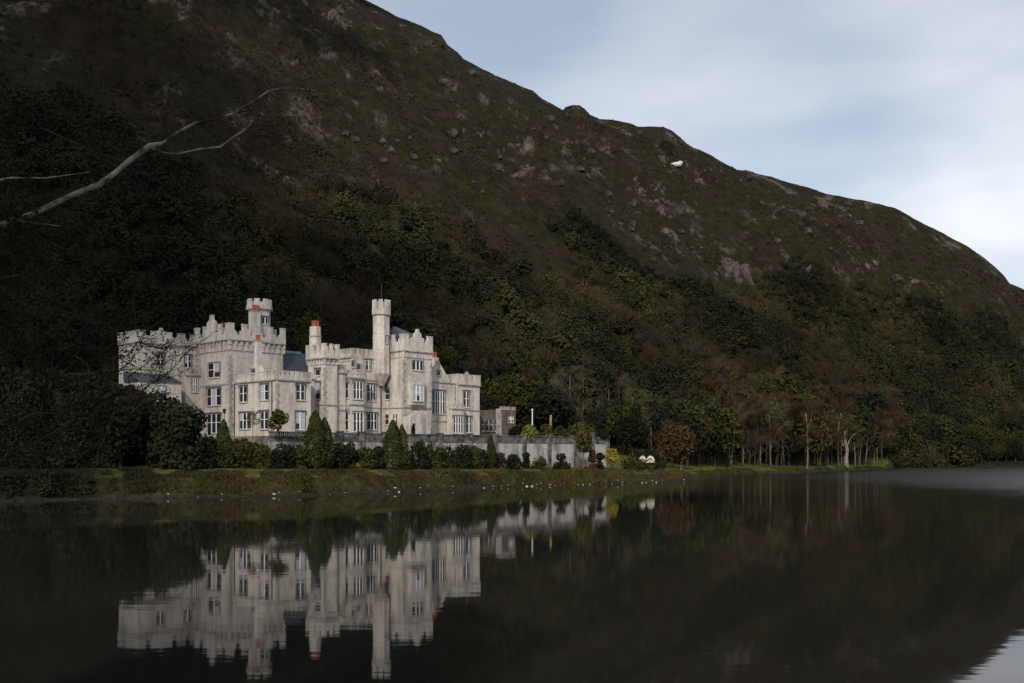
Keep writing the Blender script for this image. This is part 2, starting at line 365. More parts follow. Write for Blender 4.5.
h = mt('MULTIPLY', w1.outputs[0], mt('ADD', .0042, mt('MULTIPLY', ruf, .55)))
bp = n.new('ShaderNodeBump'); bp.inputs['Strength'].default_value = 1; bp.inputs['Distance'].default_value = 1; l.new(h, bp.inputs['Height']); l.new(bp.outputs[0], b.inputs['Normal'])
lv = np.array([[-1300, 6, 0], [1300, 6, 0], [1300, 900, 0], [-1300, 900, 0]], float)
lake = link('lake', mesh_np('lake', lv, [np.array([[0, 1, 2, 3]])], m)); tag(lake, kind='structure')

# unseen cumulus mesh, added behind the viewpoint to shade the left valley
def shade_cloud():
    import bmesh
    r = np.random.default_rng(3); bm = bmesh.new(); bmesh.ops.create_icosphere(bm, subdivisions=3, radius=1)
    bv = np.array([v.co[:] for v in bm.verts]); bf = np.array([[v.index for v in f.verts] for f in bm.faces]); bm.free()
    V = []; Fc = []; o = 0
    for i in range(520):
        cy = r.uniform(-1850, -250); edge = -336 - (cy + 1586) * .018 + 50 * math.sin(cy / 130) + 25 * math.sin(cy / 47)
        cx = edge - abs(r.normal()) * 330 if i % 2 else edge - r.uniform(0, 1) ** .8 * 760
        rad = r.uniform(26, 60) if cx > edge - 90 else r.uniform(60, 130)
        c = np.array([cx - rad * .8, cy, 1200 + r.uniform(-20, 20) + rad * .4])
        d = 1 + .22 * fbm(bv[:, 0] * 2 + i, bv[:, 1] * 2 + bv[:, 2] * 1.7, .9, 3, i)
        q = bv * d[:, None] * rad * np.array([1, 1, .62]); V.append(q + c); Fc.append(bf + o); o += len(bv)
    m_, n_, l_, b_ = new_mat('shade_cloud_white', 1, 0); b_.inputs['Base Color'].default_value = (.9, .9, .9, 1)
    tag(link('shade_cloud', mesh_np('shade_cloud', np.concatenate(V), [np.concatenate(Fc)], m_, smooth=True)), kind='structure')
shade_cloud()

# terrace platform under the castle
def prism_xy(poly, z0, z1):
    k = len(poly); v = [(x, y, z0) for x, y in poly] + [(x, y, z1) for x, y in poly]
    f = [[list(range(k))[::-1]], [list(range(k, 2 * k))], [[i, (i + 1) % k, (i + 1) % k + k, i + k] for i in range(k)]]
    return np.array(v, float), [np.array(a) for a in f]
pv, pf = prism_xy([to_xy(-5, TV - .5), to_xy(92, TV - .5), to_xy(92, -22), to_xy(-23, -22), to_xy(-23, -4), to_xy(-5, -4)], 2, ZB)
tr = link('terrace_ground', mesh_np('terrace_ground', pv, pf, noisy('terrace_gravel', (.10, .095, .08), (.18, .17, .15), .6))); tag(tr, kind='structure')

# ------------------------------------------------------------------ castle
class MB:
    def __init__(s): s.v = []; s.f = []; s.m = []; s.mats = []
    def mi(s, m):
        m = M[m]
        if m not in s.mats: s.mats.append(m)
        return s.mats.index(m)
    def add(s, v, f, m):
        o = len(s.v); s.v += [tuple(p) for p in v]; k = s.mi(m)
        for q in f: s.f.append([i + o for i in q]); s.m.append(k)
    def hexa(s, p, m):
        s.add(p, [(3, 2, 1, 0), (4, 5, 6, 7), (0, 1, 5, 4), (1, 2, 6, 5), (2, 3, 7, 6), (3, 0, 4, 7)], m)
    def box(s, x0, x1, y0, y1, z0, z1, m):
        x0, x1 = min(x0, x1), max(x0, x1); y0, y1 = min(y0, y1), max(y0, y1)
        s.hexa([(x0, y0, z0), (x1, y0, z0), (x1, y1, z0), (x0, y1, z0), (x0, y0, z1), (x1, y0, z1), (x1, y1, z1), (x0, y1, z1)], m)
    def prism(s, poly, z0, z1, m, top=1.0, c=None):
        k = len(poly); cx = sum(p[0] for p in poly) / k; cy = sum(p[1] for p in poly) / k
        v = [(x, y, z0) for x, y in poly] + [(cx + (x - cx) * top, cy + (y - cy) * top, z1) for x, y in poly]
        s.add(v, [list(range(k))[::-1], list(range(k, 2 * k))] + [[i, (i + 1) % k, (i + 1) % k + k, i + k] for i in range(k)], m)
    def build(s, name, parent, **kw):
        me = bpy.data.meshes.new(name); me.from_pydata([tuple(map(float, p)) for p in s.v], [], s.f)
        for m in s.mats: me.materials.append(m)
        me.polygons.foreach_set('material_index', s.m); me.update()
        return link(name, me, parent)

class Face:
    """a wall face in castle coordinates: origin p, unit direction e along it, outward normal n; points are (s, out, z)"""
    def __init__(s, p, e_, n_): s.p = np.array(p, float); s.e = np.array(e_, float); s.n = np.array(n_, float)
    def P(s, a, o, z): q = s.p + s.e * a + s.n * o; return (q[0], q[1], z)
    def box(s, mb, a0, a1, o0, o1, z0, z1, m):
        mb.hexa([s.P(a0, o1, z0), s.P(a1, o1, z0), s.P(a1, o0, z0), s.P(a0, o0, z0), s.P(a0, o1, z1), s.P(a1, o1, z1), s.P(a1, o0, z1), s.P(a0, o0, z1)], m)
    def poly(s, mb, pts, o0, o1, m):
        k = len(pts); v = [s.P(a, o1, z) for a, z in pts] + [s.P(a, o0, z) for a, z in pts]
        mb.add(v, [list(range(k)), list(range(k, 2 * k))[::-1]] + [[(i + 1) % k, i, i + k, (i + 1) % k + k] for i in range(k)], m)

def front(v): return Face((0, -v), (1, 0), (0, -1))       # s = u
def left(u): return Face((u, 0), (0, -1), (-1, 0))        # s = v
def uF(px, v):
    a = (px - 512) / F; return -(OX + v * S47 - a * (OY - v * C47)) / (C47 - a * S47)
def vL(px, u):
    a = (px - 512) / F; return -(OX + u * C47 - a * (OY + u * S47)) / (S47 + a * C47)
def dep(u, v): return OY + u * S47 - v * C47
def zA(y, u, v): return CZ + (YH - y) / F * dep(u, v) - ZB

castle = empty('castle', (OX, OY, ZB), R(47))
tag(castle, 'pale grey granite castle with crenellated towers and turrets on the terrace above the lake', 'castle')

def crenel(mb, face, a0, a1, z0, z1, zt, th=.5, o=.0, mw=1.0, gap=.75, mat='trim', peaks=()):
    """solid parapet z0..z1 with merlons up to zt; end merlons sit on the corners"""
    face.box(mb, a0, a1, o - th, o, z0, z1, mat)
    Ln = a1 - a0; k = max(2, round((Ln + gap) / (mw + gap))); mw2 = (Ln - gap * (k - 1)) / k
    for i in range(k):
        s0 = a0 + i * (mw2 + gap)
        face.box(mb, s0, s0 + mw2, o - th, o, z1, zt, mat)
        face.box(mb, s0 - .05, s0 + mw2 + .05, o - th - .05, o + .06, zt, zt + .14, mat)
        if gap > .9:
            zs = z1 + (zt - z1) * .38; sh = gap * .22
            if i > 0: face.box(mb, s0 - sh, s0 - .003, o - th, o, z1 + .003, zs, mat)
            if i < k - 1: face.box(mb, s0 + mw2 + .003, s0 + mw2 + sh, o - th, o, z1 + .003, zs, mat)
    for (pc, pw, pz) in peaks:
        face.poly(mb, [(pc - pw, z1), (pc + pw, z1), (pc + pw, z1 + (pz - z1) * .35), (pc + pw * .55, z1 + (pz - z1) * .35), (pc + pw * .55, z1 + (pz - z1) * .65), (pc + pw * .2, z1 + (pz - z1) * .78), (pc + pw * .16, pz), (pc - pw * .16, pz), (pc - pw * .2, z1 + (pz - z1) * .78), (pc - pw * .55, z1 + (pz - z1) * .65), (pc - pw * .55, z1 + (pz - z1) * .35), (pc - pw, z1 + (pz - z1) * .35)], o - th - .02, o + .03, mat)

def block(name, u0, u1, v0, v1, z1, mat='stone', parent=None, z0=-1.0):
    mb = MB(); mb.box(u0, u1, -v1, -v0, z0, z1, mat); return mb, (u0, u1, v0, v1)

def parapet(parent, u0, u1, v0, v1, zw, z1, zt, over=.0, corb=0, faces='FLRB', mw=1., gap=.75, peaksF=(), peaksL=()):
    mb = MB(); o = over
    P_ = {'F': (front(v1), u0 - o, u1 + o, peaksF), 'L': (left(u0), v0 - o, v1 + o - .004, peaksL),
          'R': (Face((u1, 0), (0, -1), (1, 0)), v0 - o, v1 + o - .004, ()), 'B': (Face((0, -v0), (1, 0), (0, 1)), u0 - o, u1 + o, ())}
    for k in faces:
        fc, a0, a1, pk = P_[k]
        if k in 'LR': a0 += .5; a1 -= .5
        a1b = a1
        crenel(mb, fc, a0, a1b, zw, z1, zt, .5, o, mw, gap, 'trim', pk)
        fc.box(mb, a0 - .0, a1b + .0, .003, o + .16, zw - .22, zw, 'quoin')
        if corb:
            Ln = a1 - a0; nn = max(3, int(Ln / (1.2 if corb > 1.5 else .8)))
            cw = .26 if corb > 1.5 else .17
            for i in range(nn):
                c_ = a0 + .3 + (Ln - .6) * i / (nn - 1)
                fc.box(mb, c_ - cw, c_ + cw, .003, o - .04, zw - .22 - corb * .45, zw - .22, 'trim')
                fc.box(mb, c_ - cw, c_ + cw, .003, o * .5, zw - .22 - corb, zw - .22 - corb * .45, 'trim')
            fc.box(mb, a0 + o, a1 - o, .003, .07, zw - .45 - corb, zw - .25 - corb, 'quoin')
    return mb.build('parapet', parent)

def quoins(parent, corners, z0, z1):
    """dark long-and-short stones up each corner; corners are (u, v, du, dv) with du, dv pointing into the two walls"""
    hgt = .62
    for (u, v, su, sv) in corners:
        mb = MB(); z = z0; k = 0
        while z + hgt < z1:
            a, c = (.62, .34) if k % 2 else (.34, .62)
            e_ = .035
            mb.box(u - su * e_, u + su * a, -(v - sv * e_), -(v - sv * e_ * .1), z + .04, z + hgt, 'quoin')
            mb.box(u - su * e_, u - su * e_ * .1, -(v - sv * e_ * .2), -(v + sv * c), z + .04, z + hgt, 'quoin')
            z += hgt + .03; k += 1
        mb.build('quoin_strip', parent)

WR = random.Random(4)
def window(parent, fc, a0, a1, z0, z1, lights=2, transom=True, arch=False, glass=None, hood=True, name='window', sur='surround'):
    mb = MB(); sw = .17
    if a1 < a0: a0, a1 = a1, a0
    fc.box(mb, a0 - sw, a0, .003, .16, z0 - .02, z1 + .02, sur); fc.box(mb, a1, a1 + sw, .003, .16, z0 - .02, z1 + .02, sur)
    fc.box(mb, a0 - sw, a1 + sw, .003, .16, z1 + .022, z1 + .2, sur)
    fc.box(mb, a0 - sw - .05, a1 + sw + .05, .003, .22, z0 - .2, z0 - .022, 'trim')
    if hood:
        fc.box(mb, a0 - sw - .14, a1 + sw + .14, .003, .26, z1 + .204, z1 + .36, 'surround')
        fc.box(mb, a0 - sw - .14, a0 - sw - .004, .003, .22, z1 - .35, z1 + .2, 'surround'); fc.box(mb, a1 + sw + .004, a1 + sw + .14, .003, .22, z1 - .35, z1 + .2, 'surround')
    bar = .12; Wd = (a1 - a0); lw = (Wd - bar * (lights - 1)) / lights
    for i in range(lights):
        s0 = a0 + i * (lw + bar); s1 = s0 + lw
        # sash frame, white
        fw = min(.06, lw * .16)
        fc.box(mb, s0, s0 + fw, .005, .07, z0, z1, 'whiteframe'); fc.box(mb, s1 - fw, s1, .005, .07, z0, z1, 'whiteframe')
        fc.box(mb, s0 + fw, s1 - fw, .005, .07, z1 - fw, z1, 'whiteframe'); fc.box(mb, s0 + fw, s1 - fw, .005, .07, z0, z0 + fw, 'whiteframe')
        zm = z0 + (z1 - z0) * .55
        if transom: fc.box(mb, s0 + fw, s1 - fw, .005, .065, zm - .05, zm + .05, 'whiteframe')
        gl = glass or ('blind' if WR.random() < .12 else 'glass')
        fc.box(mb, s0 + fw, s1 - fw, .004, .03, z0 + fw, z1 - fw, 'glass')
        if gl == 'blind':
            zb = z0 + (z1 - z0) * WR.choice((.0, .35, .55))
            fc.box(mb, s0 + fw, s1 - fw, .031, .04, max(zb, z0 + fw), z1 - fw, 'blind')
        if i < lights - 1: fc.box(mb, s1, s1 + bar, .005, .15, z0, z1, 'whiteframe')
    if arch:
        k = 6; c_ = (a0 + a1) / 2; w = (a1 - a0) / 2
        pts = [(c_ - w - sw, z1 + .21), (c_ + w + sw, z1 + .21), (c_ + w * .6, z1 + w * .9), (c_, z1 + w * 1.5), (c_ - w * .6, z1 + w * .9)]
        fc.poly(mb, pts, .003, .17, 'surround')
    return mb.build(name, parent)

def wpx(parent, fc, kind, k0, px0, px1, y0, y1, lights=2, **kw):
    """window placed on a face where the photograph shows it; kind 'F' (plane v=k0) or 'L' (plane u=k0)"""
    if kind == 'F':
        a0, a1 = uF(px0, k0), uF(px1, k0); d_uv = ((a0 + a1) / 2, k0)
    else:
        a0, a1 = vL(px0, k0), vL(px1, k0); d_uv = (k0, (a0 + a1) / 2)
    return window(parent, fc, a0, a1, zA(y1, *d_uv), zA(y0, *d_uv), lights, **kw)

def pots(parent, u, v, z, nu=2, nv=1, h=.9, sp=.75):
    for i in range(nu):
        for j in range(nv):
            mb = MB(); cx, cy = u + (i - (nu - 1) / 2) * sp, -(v + (j - (nv - 1) / 2) * sp)
            pl = [(cx + .27 * math.cos(t * math.pi / 4), cy + .27 * math.sin(t * math.pi / 4)) for t in range(8)]
            mb.prism(pl, z, z + h * .85, 'pot', .8)
            pl2 = [(cx + .29 * math.cos(t * math.pi / 4), cy + .29 * math.sin(t * math.pi / 4)) for t in range(8)]
            mb.prism(pl2, z + h * .85, z + h, 'pot')
            mb.build('chimney_pot', parent)

def octa(u, v, r, ph=math.pi / 8): return [(u + r * math.cos(ph + t * math.pi / 4), -v + r * math.sin(ph + t * math.pi / 4)) for t in range(8)]
def oct_turret(name, u, v, r, z0, zc, z1, zt, over=.3, mat='stone'):
    mb = MB(); mb.prism(octa(u, v, r), z0, zc, mat); o = mb.build(name, castle)
    pb = MB(); pb.prism(octa(u, v, r), zc + .002, zc + .35, 'trim', (r + over) / r); pb.prism(octa(u, v, r + over), zc + .352, z1, 'trim')
    pl = octa(u, v, r + over)
    for i in range(8):
        a = np.array(pl[i]); c = np.array(pl[(i + 1) % 8]); e_ = (c - a); Ln = np.linalg.norm(e_); e_ = e_ / Ln; nn = np.array([e_[1], -e_[0]])
        f_ = Face(a, e_, nn)
        f_.box(pb, Ln * .22, Ln * .78, -.35, .0, z1 + .003, zt, 'trim')
    pb.prism(octa(u, v, r + over + .12), zc + .2, zc + .34, 'quoin')
    pb.build('parapet', o)
    return o

# --- square tower at the left
zc = zA(339, 0, 0); zt = zA(323.5, 0, 0)
mb, _ = block('square_tower', 0, 12.5, -12.9, 0, zc); A = mb.build('square_tower', castle)
parapet(A, 0, 12.5, -12.9, 0, zc, zc + 1.0, zt, .42, 1.9, 'FLRB', 1.15, 1.9, peaksF=((3.6, .9, zt - .4),), peaksL=((-6.6, 2.9, zA(315, 0, -6.4)),))
quoins(A, [(0, 0, 1, -1), (0, -12.9, 1, 1), (12.5, 0, -1, -1)], -1, zc - 2.6)
FL = left(0)
wpx(A, FL, 'L', 0, 208.7, 220, 363, 377.5, 2, hood=False); wpx(A, FL, 'L', 0, 207.5, 221, 388.5, 405.5, 3); wpx(A, FL, 'L', 0, 207.5, 221, 414, 433, 3)
sm = MB(); FL.box(sm, -13.0, .12, .003, .12, zA(386, 0, -6), zA(384.6, 0, -6), 'quoin'); sm.build('string_course', A)
cu = uF(259.5, -3)
ch = oct_turret('chimney_tower', cu, -3, 2.25, zc - .5, zA(311.5, cu, -3), zA(306, cu, -3), zA(300, cu, -3), .45)
fo = front(-3 + 2.25 * math.cos(math.pi / 8)); wq = cu
window(ch, fo, cu - .75, cu + .65, zA(324, cu, -1), zA(317.5, cu, -1), 2, transom=False, name='window')
st = MB(); su = uF(255.5, -.6); st.box(su - .9, su + .9, .05, .95, zc + .2, zA(312, su, -.6), 'trim'); st.box(su - 1, su + 1, -.05, 1.05, zA(312, su, -.6) + .003, zA(312, su, -.6) + .25, 'quoin')
ck = st.build('chimney_stack', castle); pots(ck, su, -.5, zA(312, su, -.6) + .25, 3, 1, 1.15, .62)
su = uF(224, -6); st = MB(); st.box(su - .8, su + .8, 5.6, 6.4, zc, zA(328, su, -6), 'trim'); ck = st.build('chimney_stack', castle); pots(ck, su, -6, zA(328, su, -6), 2, 1, 1.1)

# --- projecting wing in front of the tower
zc = zA(379, .5, 16); zt = zA(370.8, .5, 16)
mb, _ = block('projecting_wing', .5, 8.1, .3, 16, zc); C_ = mb.build('projecting_wing', castle)
parapet(C_, .5, 8.1, .8, 16, zc, zc + .75, zt, .14, 0, 'FLR', .6, .5)
quoins(C_, [(.5, 16, 1, -1)], -1, zc - .3)
FL = left(.5)
wpx(C_, FL, 'L', .5, 240, 247.2, 386.5, 402, 2); wpx(C_, FL, 'L', .5, 261, 268.6, 384.5, 400, 2); wpx(C_, FL, 'L', .5, 240, 250.3, 413, 429, 3); wpx(C_, FL, 'L', .5, 261, 268.4, 411.5, 429, 2)
FF = front(16)
wpx(C_, FF, 'F', 16, 296.3, 304.3, 384.5, 400, 2); wpx(C_, FF, 'F', 16, 295.6, 304.3, 412, 429.5, 2, glass='blind')
for px in (272.3, 234.8):
    d_ = MB(); a_ = vL(px, .5); FL.box(d_, a_ - .09, a_ + .09, .02, .2, -1, zc - .3, 'lead'); d_.build('drainpipe', C_)
# chimney gable on its side wall
a_ = vL(256.5, .5); st = MB(); zb_, zp_ = zc + .7, zA(341, .5, a_)
FL.poly(st, [(a_ - 2.6, zc), (a_ + 2.2, zc), (a_ + 2.0, zc + 1.3), (a_ + .62, zc + 3.2), (a_ + .62, zp_), (a_ - .62, zp_), (a_ - .62, zc + 3.0), (a_ - 2.4, zc + 1.5)], -.85, .17, 'stone')
FL.box(st, a_ - .75, a_ + .75, -.95, .27, zp_ + .003, zp_ + .25, 'quoin')
gb = st.build('chimney_gable', castle); pots(gb, .5 + .35, a_, zp_ + .25, 1, 2, .95)
wpx(gb, Face((.5 - .17, 0), (0, -1), (-1, 0)), 'L', .5, 252.6, 255.4, 369.5, 373.5, 1, transom=False, hood=False)

# --- low range behind the projecting wing, slate roof, and the taller main hall
zl = zA(378, 9, 12)
mb, _ = block('low_range', 8.104, 21.49, .5, 12, zl); LR = mb.build('low_range', castle)
parapet(LR, 8.2, 12.1, .8, 12, zl, zl + .5, zl + 1.1, .1, 0, 'F', .6, .5)
mu0 = 21.5
mb, _ = block('main_hall', mu0, 30.2, .5, 12.02, zA(357.5, 24, 12)); E_ = mb.build('main_hall', castle)
rf = MB(); ru0, ru1, rz0, rz1 = 12.55, uF(312, -3), zl - .6, zA(352.5, 16, -3)
rf.add([(ru0, -.48, rz0), (ru1, -.48, rz0), (ru1, 7, rz0), (ru0, 7, rz0), (ru0, 3, rz1), (ru1 - 1.2, 3, rz1)], [(0, 1, 5, 4), (2, 3, 4, 5), (3, 0, 4), (1, 2, 5), (3, 2, 1, 0)], 'slate')
rr = rf.build('slate_roof', castle)
rc = MB(); rc.box(ru0 + .1, ru1 - 3.0, 2.7, 3.3, rz1 - .25, rz1 + .35, 'skysheen'); rc.build('ridge_sheen_strip', rr)  # bluish strip: sky reflected by the ridge slates, put into the colour
parapet(E_, mu0, 30.0, 1, 12.02, zA(357.5, 24, 12), zA(354, 24, 12), zA(349.5, 24, 12), .12, .5, 'FLR', .62, .5)
FF = front(12)
wpx(E_, FF, 'F', 12, 367.6, 375.2, 384.5, 401, 3); wpx(E_, FF, 'F', 12, 367.6, 376.6, 413.5, 429.5, 3); wpx(E_, FF, 'F', 12, 366.6, 370.6, 359.5, 370, 2, hood=False)
sm = MB()
FF.box(sm, 22.4, 30.3, .03, .2, zA(379.6, 24, 12) - .12, zA(379.6, 24, 12) + .12, 'quoin'); sm.build('string_course', E_); sm = MB(); FF.box(sm, 22.4, 30.3, .003, .16, zA(407.5, 25, 12) - .1, zA(407.5, 25, 12) + .1, 'quoin'); sm.build('string_course', E_)
d_ = MB(); a_ = uF(380.6, 12); FF.box(d_, a_ - .08, a_ + .08, .02, .2, -1, zA(380, a_, 12), 'lead'); d_.build('drainpipe', E_)

# --- slim stair tower with corbelled top and round chimney
zc = zA(357.5, 12.2, 15); zt = zA(344, 12.2, 15)
mb, _ = block('stair_tower', 12.2, 15.2, 9.4, 15, zc); D_ = mb.build('stair_tower', castle)
parapet(D_, 12.2, 15.2, 9.4, 15, zc, zc + 1.0, zt, .36, 1.0, 'FLRB', .8, 1.0)
quoins(D_, [(12.2, 15, 1, -1)], -1, zc - 1.6)
FL = left(12.2)
wpx(D_, FL, 'L', 12.2, 315.8, 320, 369.3, 375.6, 1, transom=False); wpx(D_, FL, 'L', 12.2, 316, 320.3, 382.5, 399, 1); 
sm = MB(); FL.box(sm, 9.4, 15.1, .003, .2, zA(404.7, 12.2, 13) - .12, zA(404.7, 12.2, 13) + .12, 'quoin'); front(15).box(sm, 12.2, 18, .003, .18, zA(404.7, 12.2, 15) - .12, zA(404.7, 12.2, 15) + .12, 'quoin'); sm.build('string_course', D_)
cu = uF(315.3, 10.4); mb = MB(); ztop = zA(327, cu, 10.4)
mb.prism(octa(cu, 10.4, 1.22), zc - 1, zA(337, cu, 10.4), 'trim'); mb.prism(octa(cu, 10.4, 1.36), zA(337, cu, 10.4) + .003, zA(336, cu, 10.4), 'quoin'); mb.prism(octa(cu, 10.4, 1.15), zA(336, cu, 10.4) + .003, ztop, 'trim')
rt = mb.build('round_chimney', castle); pots(rt, cu, 10.4, ztop, 2, 2, 1.25, .72)
mb, _ = block('link_wall', 15.204, 18.0, 12.004, 14.2, zA(372, 16, 14)); lk = mb.build('link_wall', castle)
parapet(lk, 15.3, 18.0, 12.3, 14.2, zA(372, 16, 14), zA(369, 16, 14), zA(365, 16, 14), .1, 0, 'F', .6, .45)

# --- two-storey bay window
zb = zA(377, 18.4, 15)
mb, _ = block('bay_window', 18.4, 22.3, 12.004, 15, zb); B_ = mb.build('bay_window', castle)
parapet(B_, 18.4, 22.3, 12.5, 15, zb, zb + .35, zb + .8, .16, 0, 'FLR', .6, .45)
FL = left(18.4); FF = front(15)
wpx(B_, FL, 'L', 18.4, 344.9, 348.6, 382, 398, 1, sur='trim'); wpx(B_, FL, 'L', 18.4, 344.9, 348.6, 412, 430, 1, sur='trim')
wpx(B_, FF, 'F', 15, 353.3, 362.3, 382, 399, 3, sur='trim'); wpx(B_, FF, 'F', 15, 353.3, 362.8, 412.5, 431.5, 3, sur='trim')
sm = MB(); FF.box(sm, 18.4, 22.36, .003, .2, zA(404.7, 20, 15) - .13, zA(404.7, 20, 15) + .13, 'quoin'); FL.box(sm, 12.2, 15.15, .003, .2, zA(404.7, 18.4, 14) - .13, zA(404.7, 18.4, 14) + .13, 'quoin'); sm.build('string_course', B_)
quoins(B_, [(22.3, 15, -1, -1)], -1, zb - .3)
gf = MB(); ga, gb_ = uF(350.5, 12.3), uF(364.5, 12.3); gm_ = (ga + gb_) / 2; z0_ = zb + .9
front(12.3).poly(gf, [(ga, zb - .2), (gb_, zb - .2), (gb_, zA(362, 20, 12)), (gm_ + .5, zA(353.5, 20, 12)), (gm_ - .5, zA(353.5, 20, 12)), (ga, zA(362, 20, 12))], -.29, .25, 'trim')
gg = gf.build('wall_gable', castle)
wpx(gg, front(12.55), 'F', 12.5, 351.8, 354, 361, 367, 1, transom=False, hood=False); wpx(gg, front(12.55), 'F', 12.5, 357, 360, 364.5, 370, 1, transom=False, hood=False)

# --- tall octagonal turret
tu, tv = 28.7, 12.6
T_ = oct_turret('tall_turret', tu, tv, 1.85, zA(374, tu, tv), zA(316.5, tu, tv), zA(309, tu, tv), zA(300.4, tu, tv), .22)
tf = front(tv + 1.85 * math.cos(math.pi / 8))
cb = MB(); cb.prism(octa(tu, tv, .5), zA(386, tu, tv), zA(374, tu, tv) - .003, 'trim', 1.95 / .5); cb.build('corbel', T_)
window(T_, tf, tu - .22, tu + .22, zA(343.5, tu, tv), zA(336.5, tu, tv), 1, transom=False, hood=False)
fp = MB(); fp.prism([(tu + .05 * math.cos(t), -tv + .05 * math.sin(t)) for t in np.linspace(0, 5.2, 6)], zA(306, tu, tv), zA(284, tu, tv), 'lead'); fp.build('flagpole', castle)

# --- entrance tower at the right
zc = zA(350, 30.4, 17.9); zt = zA(334, 30.4, 17.9)
mb, _ = block('entrance_tower', 30.4, 38.4, 8, 17.9, zc); G_ = mb.build('entrance_tower', castle)
parapet(G_, 30.4, 38.4, 8, 17.9, zc, zA(341, 30.4, 17.9), zt, .16, 1.15, 'FLRB', 1.2, 1.9, peaksF=((uF(417.5, 17.9), 1.75, zA(329, 34, 17.9)),))
quoins(G_, [(30.4, 17.9, 1, -1), (38.4, 17.9, -1, -1)], -1, zc - 1.8)
FL = left(30.4); FF = front(17.9)
wpx(G_, FL, 'L', 30.4, 385.6, 389.4, 389, 399.5, 1, arch=True, hood=False); wpx(G_, FL, 'L', 30.4, 385.4, 389, 414.5, 424.5, 1, hood=False, sur='trim'); wpx(G_, FL, 'L', 30.4, 393.2, 397.6, 414.5, 425, 2, hood=False, sur='trim')
wpx(G_, FF, 'F', 17.9, 412.4, 422.8, 361, 370.3, 3, transom=False, hood=False, arch=False)
FB = Face((0, -17.9 - .14), (1, 0), (0, -1)); 
o1, o2 = uF(411, 18.9), uF(424.6, 18.9)
ob = MB(); zo0, zo1 = zA(405, 34, 18.9), zA(381, 34, 18.9)
ob.box(o1, o2, -18.9, -17.904, zo0, zo1, 'trim')
ob.add([(o1, -18.9, zo1 + .003), (o2, -18.9, zo1 + .003), (o2, -17.904, zo1 + .003), (o1, -17.904, zo1 + .003), (o1 + .5, -17.904, zA(374, 34, 18)), (o2 - .5, -17.904, zA(374, 34, 18))], [(0, 1, 5, 4), (3, 0, 4), (1, 2, 5), (2, 3, 4, 5), (3, 2, 1, 0)], 'quoin')
ob.add([(o1, -18.9, zo0 - .003), (o2, -18.9, zo0 - .003), (o2, -17.904, zo0 - .003), (o1, -17.904, zo0 - .003), (o1 + .8, -17.904, zo0 - 1.1), (o2 - .8, -17.904, zo0 - 1.1)], [(4, 5, 1, 0), (4, 0, 3), (1, 5, 2), (5, 4, 3, 2), (0, 1, 2, 3)], 'trim')
OB = ob.build('oriel_window', castle); wpx(OB, front(18.9), 'F', 18.9, 412.6, 423.4, 385, 401, 3, sur='trim', hood=False, glass='blind')
sm = MB(); FF.box(sm, 30.3, 38.44, .003, .17, zA(407.5, 34, 17.9) - .2, zA(407.5, 34, 17.9), 'quoin'); FL.box(sm, 8, 17.9, .003, .17, zA(407.5, 30.4, 15) - .2, zA(407.5, 30.4, 15), 'quoin'); sm.build('string_course', G_)
# entrance porch: a low projecting block with a pointed opening
p0, p1 = uF(410, 20.6), uF(430.5, 20.6); pm = uF(414.2, 20.6); hw = .85
pc = MB(); zp = zA(414, 34, 20.6); ff = front(20.6)
ff.poly(pc, [(p0, -1), (pm - hw, -1), (pm - hw, 1.7), (pm - hw * .7, 2.6), (pm, 3.2), (pm + hw * .7, 2.6), (pm + hw, 1.7), (pm + hw, -1), (p1, -1), (p1, zp - .7), (p1 - 1.4, zp - .1), (p0 + 2.6, zp + .6), (p0, zp - .4)], -.6, 0, 'trim')
pc.box(p0, p0 + .4, -20.0, -17.91, -1, zp - .5, 'trim'); pc.box(p1 - .4, p1, -20.0, -17.91, -1, zp - .8, 'trim'); pc.box(p0 + .4, p1 - .4, -20.0, -17.91, zp - .9, zp - .6, 'slate')
PO = pc.build('entrance_porch', castle)
dd = MB(); dd.box(pm - 1.2, pm + 1.2, -18.05, -17.92, -1, 2.9, 'metal'); dd.build('door', PO)
pn = MB(); ff.poly(pn, [(pm + hw + .35, -1), (p1 - .5, -1), (p1 - .5, 2.2), (p1 - 1.2, 3.1), (pm + hw + 1.0, 2.6), (pm + hw + .35, 1.6)], .003, .08, 'pot_pale' if 'pot_pale' in M else 'trim'); pn.build('arch_panel', PO)
sr = MB(); sr.add([(31, -17.3, zA(340, 34, 14)), (37.8, -17.3, zA(340, 34, 14)), (37.8, -9, zA(340, 34, 14)), (31, -9, zA(340, 34, 14)), (uF(393, 12.5), -12.5, zA(325.5, 30, 12.5)), (uF(396, 12.5), -12.5, zA(325.5, 30, 12.5))], [(0, 1, 5, 4), (3, 0, 4), (1, 2, 5), (2, 3, 4, 5), (3, 2, 1, 0)], 'slate'); sr.build('slate_roof', castle)

# --- gabled hall with the big mullioned window
zc = zA(382, 45, 14.2)
mb, _ = block('gabled_hall', 38.404, 49.2, 1, 14.2, zc); H_ = mb.build('gabled_hall', castle)
FF = front(14.2); gm_ = uF(438.3, 14.2); ga = uF(428, 14.2); gb_ = uF(449, 14.2)
gf = MB(); zpk = zA(361, gm_, 14.2); ze = zA(377, gm_, 14.2)
FF.poly(gf, [(ga, zc + .003), (gb_, zc + .003), (gb_, zc + .9), (gb_ - .8, zc + 1.1), (gb_ - 1.0, zc + 1.9), (gm_ + .45, zpk - .5), (gm_ + .4, zpk), (gm_ - .4, zpk), (gm_ - .45, zpk - .5), (ga + .6, ze + .3), (ga, ze)], -.5, .06, 'stone')
gg = gf.build('hall_gable', castle); wpx(gg, Face((0, -14.26), (1, 0), (0, -1)), 'F', 14.2, 437.2, 440.2, 371, 375.5, 1, transom=False, hood=False)
